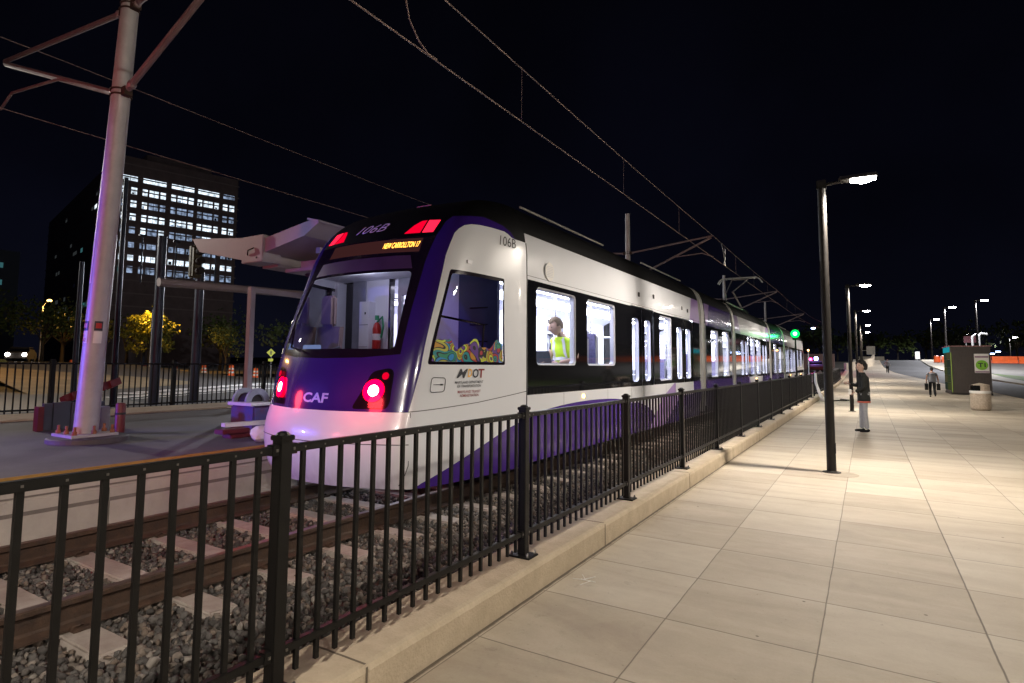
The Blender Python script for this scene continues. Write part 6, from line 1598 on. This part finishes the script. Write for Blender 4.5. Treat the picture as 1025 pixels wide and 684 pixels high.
# walker with bags, seen from behind
J2 = dict(pel=(0, 0, .93), bel=(0, -.01, 1.08), chs=(0, -.03, 1.30), nk=(0, -.06, 1.46), hd=(0, -.09, 1.52), shl=(.19, -.02, 1.38), ell=(.26, .02, 1.12), wrl=(.28, -.02, .88), shr=(-.19, -.02, 1.38), elr=(-.26, .0, 1.12), wrr=(-.28, -.03, .88),
          hpl=(.09, 0, .90), knl=(.10, -.12, .50), anl=(.10, -.16, A0+.01), hpr=(-.09, 0, .90), knr=(-.09, -.02, .50), anr=(-.10, .20, A0+.06))
pb = person('person in a grey t-shirt walking away with a black bag in each hand', (3.06, 40.9, 0), R(180), J2, dict(top='tshirt', legs='dktrousers', topname='shirt', sleeve=0, hem=-.05, bulk=1.08, hdl=(0, 0, -1), hdr=(0, 0, -1)), .97, (R(12), 0, 0), skin='skin2', hairstyle='short')
for sd, lb in (('l', 'black bag carried on the left of the walking person'), ('r', 'black bag carried on the right of the walking person')):
    c = Vector(pb[2](pb[3]['wr'+sd]+Vector((0, 0, -.09)))); q = empty('carrier_bag', (c.x, c.y, c.z-.4), lb, 'bag', 'black bags carried by the walking person')
    mb = MB(); mb.prism([(-.19, -.36), (.19, -.36), (.17, -.02), (.06, .0), (-.06, .0), (-.17, -.02)], lambda u, v, d: (c.x+d, c.y+u, c.z+v), -.075, .075); mb.build('bag_body', M['jacket'], q)
    mb = MB(); mb.tube([(c.x, c.y-.08, c.z-.02), (c.x, c.y-.05, c.z+.06), (c.x, c.y+.05, c.z+.06), (c.x, c.y+.08, c.z-.02)], .01, 6); mb.build('handle', M['jacket'], q)
# distant pedestrian
J3 = dict(J1, wrr=(-.34, -.10, 1.10), elr=(-.30, .02, 1.18), wrl=(.30, -.05, .98), ell=(.27, .02, 1.15))
pcn = person('distant person in a pale shirt walking at the far end of the plaza', (2.15, 88.2, gz(88.2)), R(20), J3, dict(top='pale_shirt', legs='dktrousers', topname='shirt', sleeve=.9, hem=-.04), 1.0, (0, 0, 0), hairstyle='short', hands=True)
# worker seated in the tram window
J4 = dict(pel=(0, .10, .50), bel=(0, .06, .66), chs=(0, .0, .90), nk=(0, -.09, 1.06), hd=(0, -.145, 1.115), shl=(.19, -.02, .98), ell=(.25, -.06, .72), wrl=(.12, -.26, .68), shr=(-.19, .0, .98), elr=(-.25, -.06, .72), wrr=(-.10, -.28, .68),
          hpl=(.09, .04, .49), knl=(.11, -.36, .50), anl=(.11, -.36, A0+.03), hpr=(-.09, .04, .49), knr=(-.11, -.36, .50), anr=(-.11, -.36, A0+.03))
pd = person('person in a yellow-green reflective vest working on a laptop in the first lit tram window', (TX+1.06, 7.99, .95), R(-16), J4, dict(top='dkshirt', legs='dktrousers', topname='shirt', sleeve=0, hem=.0, bulk=.95, thl=(-1, 0, .3), thr=(1, 0, .3)), 1.06, (R(20), 0, R(-14)), hair='hair_fair', hairstyle='short', face_s=1.04)
r_, body_, T_, j_, hc_, put_ = pd
V, F = KT[0](1.10, j_['pel']+Vector((0, 0, .03)), False, 1.12)
for sd in ('l', 'r'):
    sh = j_['sh'+sd]; v2, f2 = chain([sh+(j_['chs']-sh)*.4+Vector((0, 0, .012)), sh+Vector((0, 0, .004)), sh*.8+j_['el'+sd]*.2], [.088, .090, .084], 2); b = len(V); V += list(v2); F += [tuple(i_+b for i_ in q) for q in f2]
vest = put_(V, F, 'reflective_vest', M['hivis'], body_)
mb = MB()
def bvh(V, F):
    from mathutils.bvhtree import BVHTree
    return BVHTree.FromPolygons([Vector(v) for v in V], F)
bt = bvh(V, F)
def tape(pts, w):
    out = []
    for p, sd in pts:
        o = Vector(p); hit = bt.ray_cast(o+Vector((0, -.5, 0)), Vector((0, 1, 0))) 
        q = hit[0] if hit[0] is not None else o
        out += [q+Vector((-w*sd[0], -.006, -w*sd[1])), q+Vector((w*sd[0], -.006, w*sd[1]))]
    return out
TV = []; TF = []
for sgx in (-1, 1):
    o = tape([((sgx*(.085+.02*t), 0, 1.03-.30*t), (1, 0)) for t in [i/10 for i in range(11)]], .024); b = len(TV); TV += o; TF += [(b+2*i, b+2*i+1, b+2*i+3, b+2*i+2) for i in range(10)]
o = tape([((-.16+.32*i/14, 0, .74), (0, 1)) for i in range(15)], .024); b = len(TV); TV += o; TF += [(b+2*i, b+2*i+1, b+2*i+3, b+2*i+2) for i in range(14)]
put_([tuple(v) for v in TV], TF, 'reflective_tape', M['reflect'], vest)
lap = empty('laptop', (TX+1.0, 7.2, 1.62), 'open dark laptop in front of the person in the tram window', 'laptop')
c = Vector(T_(Vector((-.06, -.38, .64)))); fw = Matrix.Rotation(R(-10), 3, 'Z') @ Vector((0, -1, 0)); sd_ = Matrix.Rotation(R(-10), 3, 'Z') @ Vector((1, 0, 0)); up_ = Vector((0, 0, 1))
mb = MB(); mb.obox(c-fw*.12-up_*.01, sd_*.17, fw*.12, up_*.008); mb.build('keyboard_base', M['laptop'], lap)
mb = MB(); mb.obox(c+fw*.045+up_*.10, sd_*.17, (fw*.35+up_).normalized()*.115, (fw-up_*.35).normalized()*.005); mb.build('screen_lid', M['laptop'], lap)
mb = MB(); mb.obox(c+fw*.03+up_*.09-up_*.12-fw*.16, sd_*.3, fw*.25, up_*.012); mb.box(TX+.9, TX+1.2, c.y-.15, c.y-.1, 1.55, 1.58)
tag(mb.build('folding_table', M['ingrey']), 'small grey table under the laptop inside the tram', 'table')

# ================================================================== LIGHT, SKY, CAMERA
# the opposite rank of lights that redden and blue the tram front and the platform
add_light('tail_light_glow', 'POINT', (TX-.72, 4.0, 1.37), 5, (1, .04, .05), .08)
add_light('tail_light_glow', 'POINT', (TX+.72, 4.0, 1.37), 5, (1, .04, .05), .08)
add_light('emergency_beacon_red', 'SPOT', (-9.0, -7.5, 2.6), 1050, (1, .10, .14), .3, 64, .7, (R(82), 0, R(4)))
add_light('emergency_beacon_blue', 'SPOT', (-13.0, -2.5, 2.0), 2000, (.13, .12, 1), .15, 44, .8, (R(90), 0, R(-41)))

w = bpy.data.worlds.new('World'); sc.world = w; w.use_nodes = True; nt = w.node_tree; nt.nodes.clear()
N = nt.nodes; L = nt.links; out = N.new('ShaderNodeOutputWorld'); bg = N.new('ShaderNodeBackground'); L.new(bg.outputs[0], out.inputs[0])
tc = N.new('ShaderNodeTexCoord'); sx = N.new('ShaderNodeSeparateXYZ'); L.new(tc.outputs['Generated'], sx.inputs[0])
rp_ = N.new('ShaderNodeValToRGB'); e = rp_.color_ramp.elements
e[0].position = .0; e[0].color = (.0022, .0025, .0056, 1); e[1].position = .65; e[1].color = (.0004, .0004, .0009, 1)
x = e.new(.25); x.color = (.0011, .0012, .0030, 1)
L.new(sx.outputs[2], rp_.inputs[0])
nn = N.new('ShaderNodeTexNoise'); nn.inputs['Scale'].default_value = 2.2; nn.inputs['Detail'].default_value = 5; L.new(tc.outputs['Generated'], nn.inputs['Vector'])
mr = N.new('ShaderNodeMapRange'); mr.inputs[1].default_value = .35; mr.inputs[2].default_value = .7; mr.inputs[3].default_value = .7; mr.inputs[4].default_value = 1.5; L.new(nn.outputs['Fac'], mr.inputs[0])
mx = N.new('ShaderNodeVectorMath'); mx.operation = 'SCALE'; L.new(rp_.outputs[0], mx.inputs[0]); L.new(mr.outputs[0], mx.inputs['Scale'])
L.new(mx.outputs[0], bg.inputs[0]); bg.inputs[1].default_value = 1.0

cd = bpy.data.cameras.new('camera'); cam = bpy.data.objects.new('camera', cd); col.objects.link(cam); sc.camera = cam
fx3, fy3, up3 = (.8508158, .03580635, -.52424267), (.52538536, -.07523359, .84753178), (.00909364, .99652286, .08282206)
right = Vector((fx3[0], fy3[0], up3[0])); upv = Vector((fx3[1], fy3[1], up3[1])); fwd = Vector((fx3[2], fy3[2], up3[2]))
cam.matrix_world = Matrix(((right.x, upv.x, -fwd.x, 0), (right.y, upv.y, -fwd.y, 0), (right.z, upv.z, -fwd.z, 1.65), (0, 0, 0, 1)))
cd.sensor_width = 36; cd.lens = 36*592/1025; cd.shift_x = (512.5-501)/1025; cd.shift_y = -(342-315)/1025; cd.clip_end = 2000; cd.clip_start = .05
sc.view_settings.view_transform = 'Standard'; sc.view_settings.look = 'None'; sc.view_settings.exposure = .38; sc.view_settings.gamma = 1
sc.render.engine = 'CYCLES'; sc.cycles.use_denoising = True
try: sc.cycles.denoiser = 'OPENIMAGEDENOISE'
except Exception: pass
sc.cycles.max_bounces = 8; sc.cycles.transparent_max_bounces = 24; sc.cycles.glossy_bounces = 4; sc.cycles.sample_clamp_indirect = 6; sc.cycles.use_light_tree = True
sc.cycles.caustics_reflective = False; sc.cycles.caustics_refractive = False
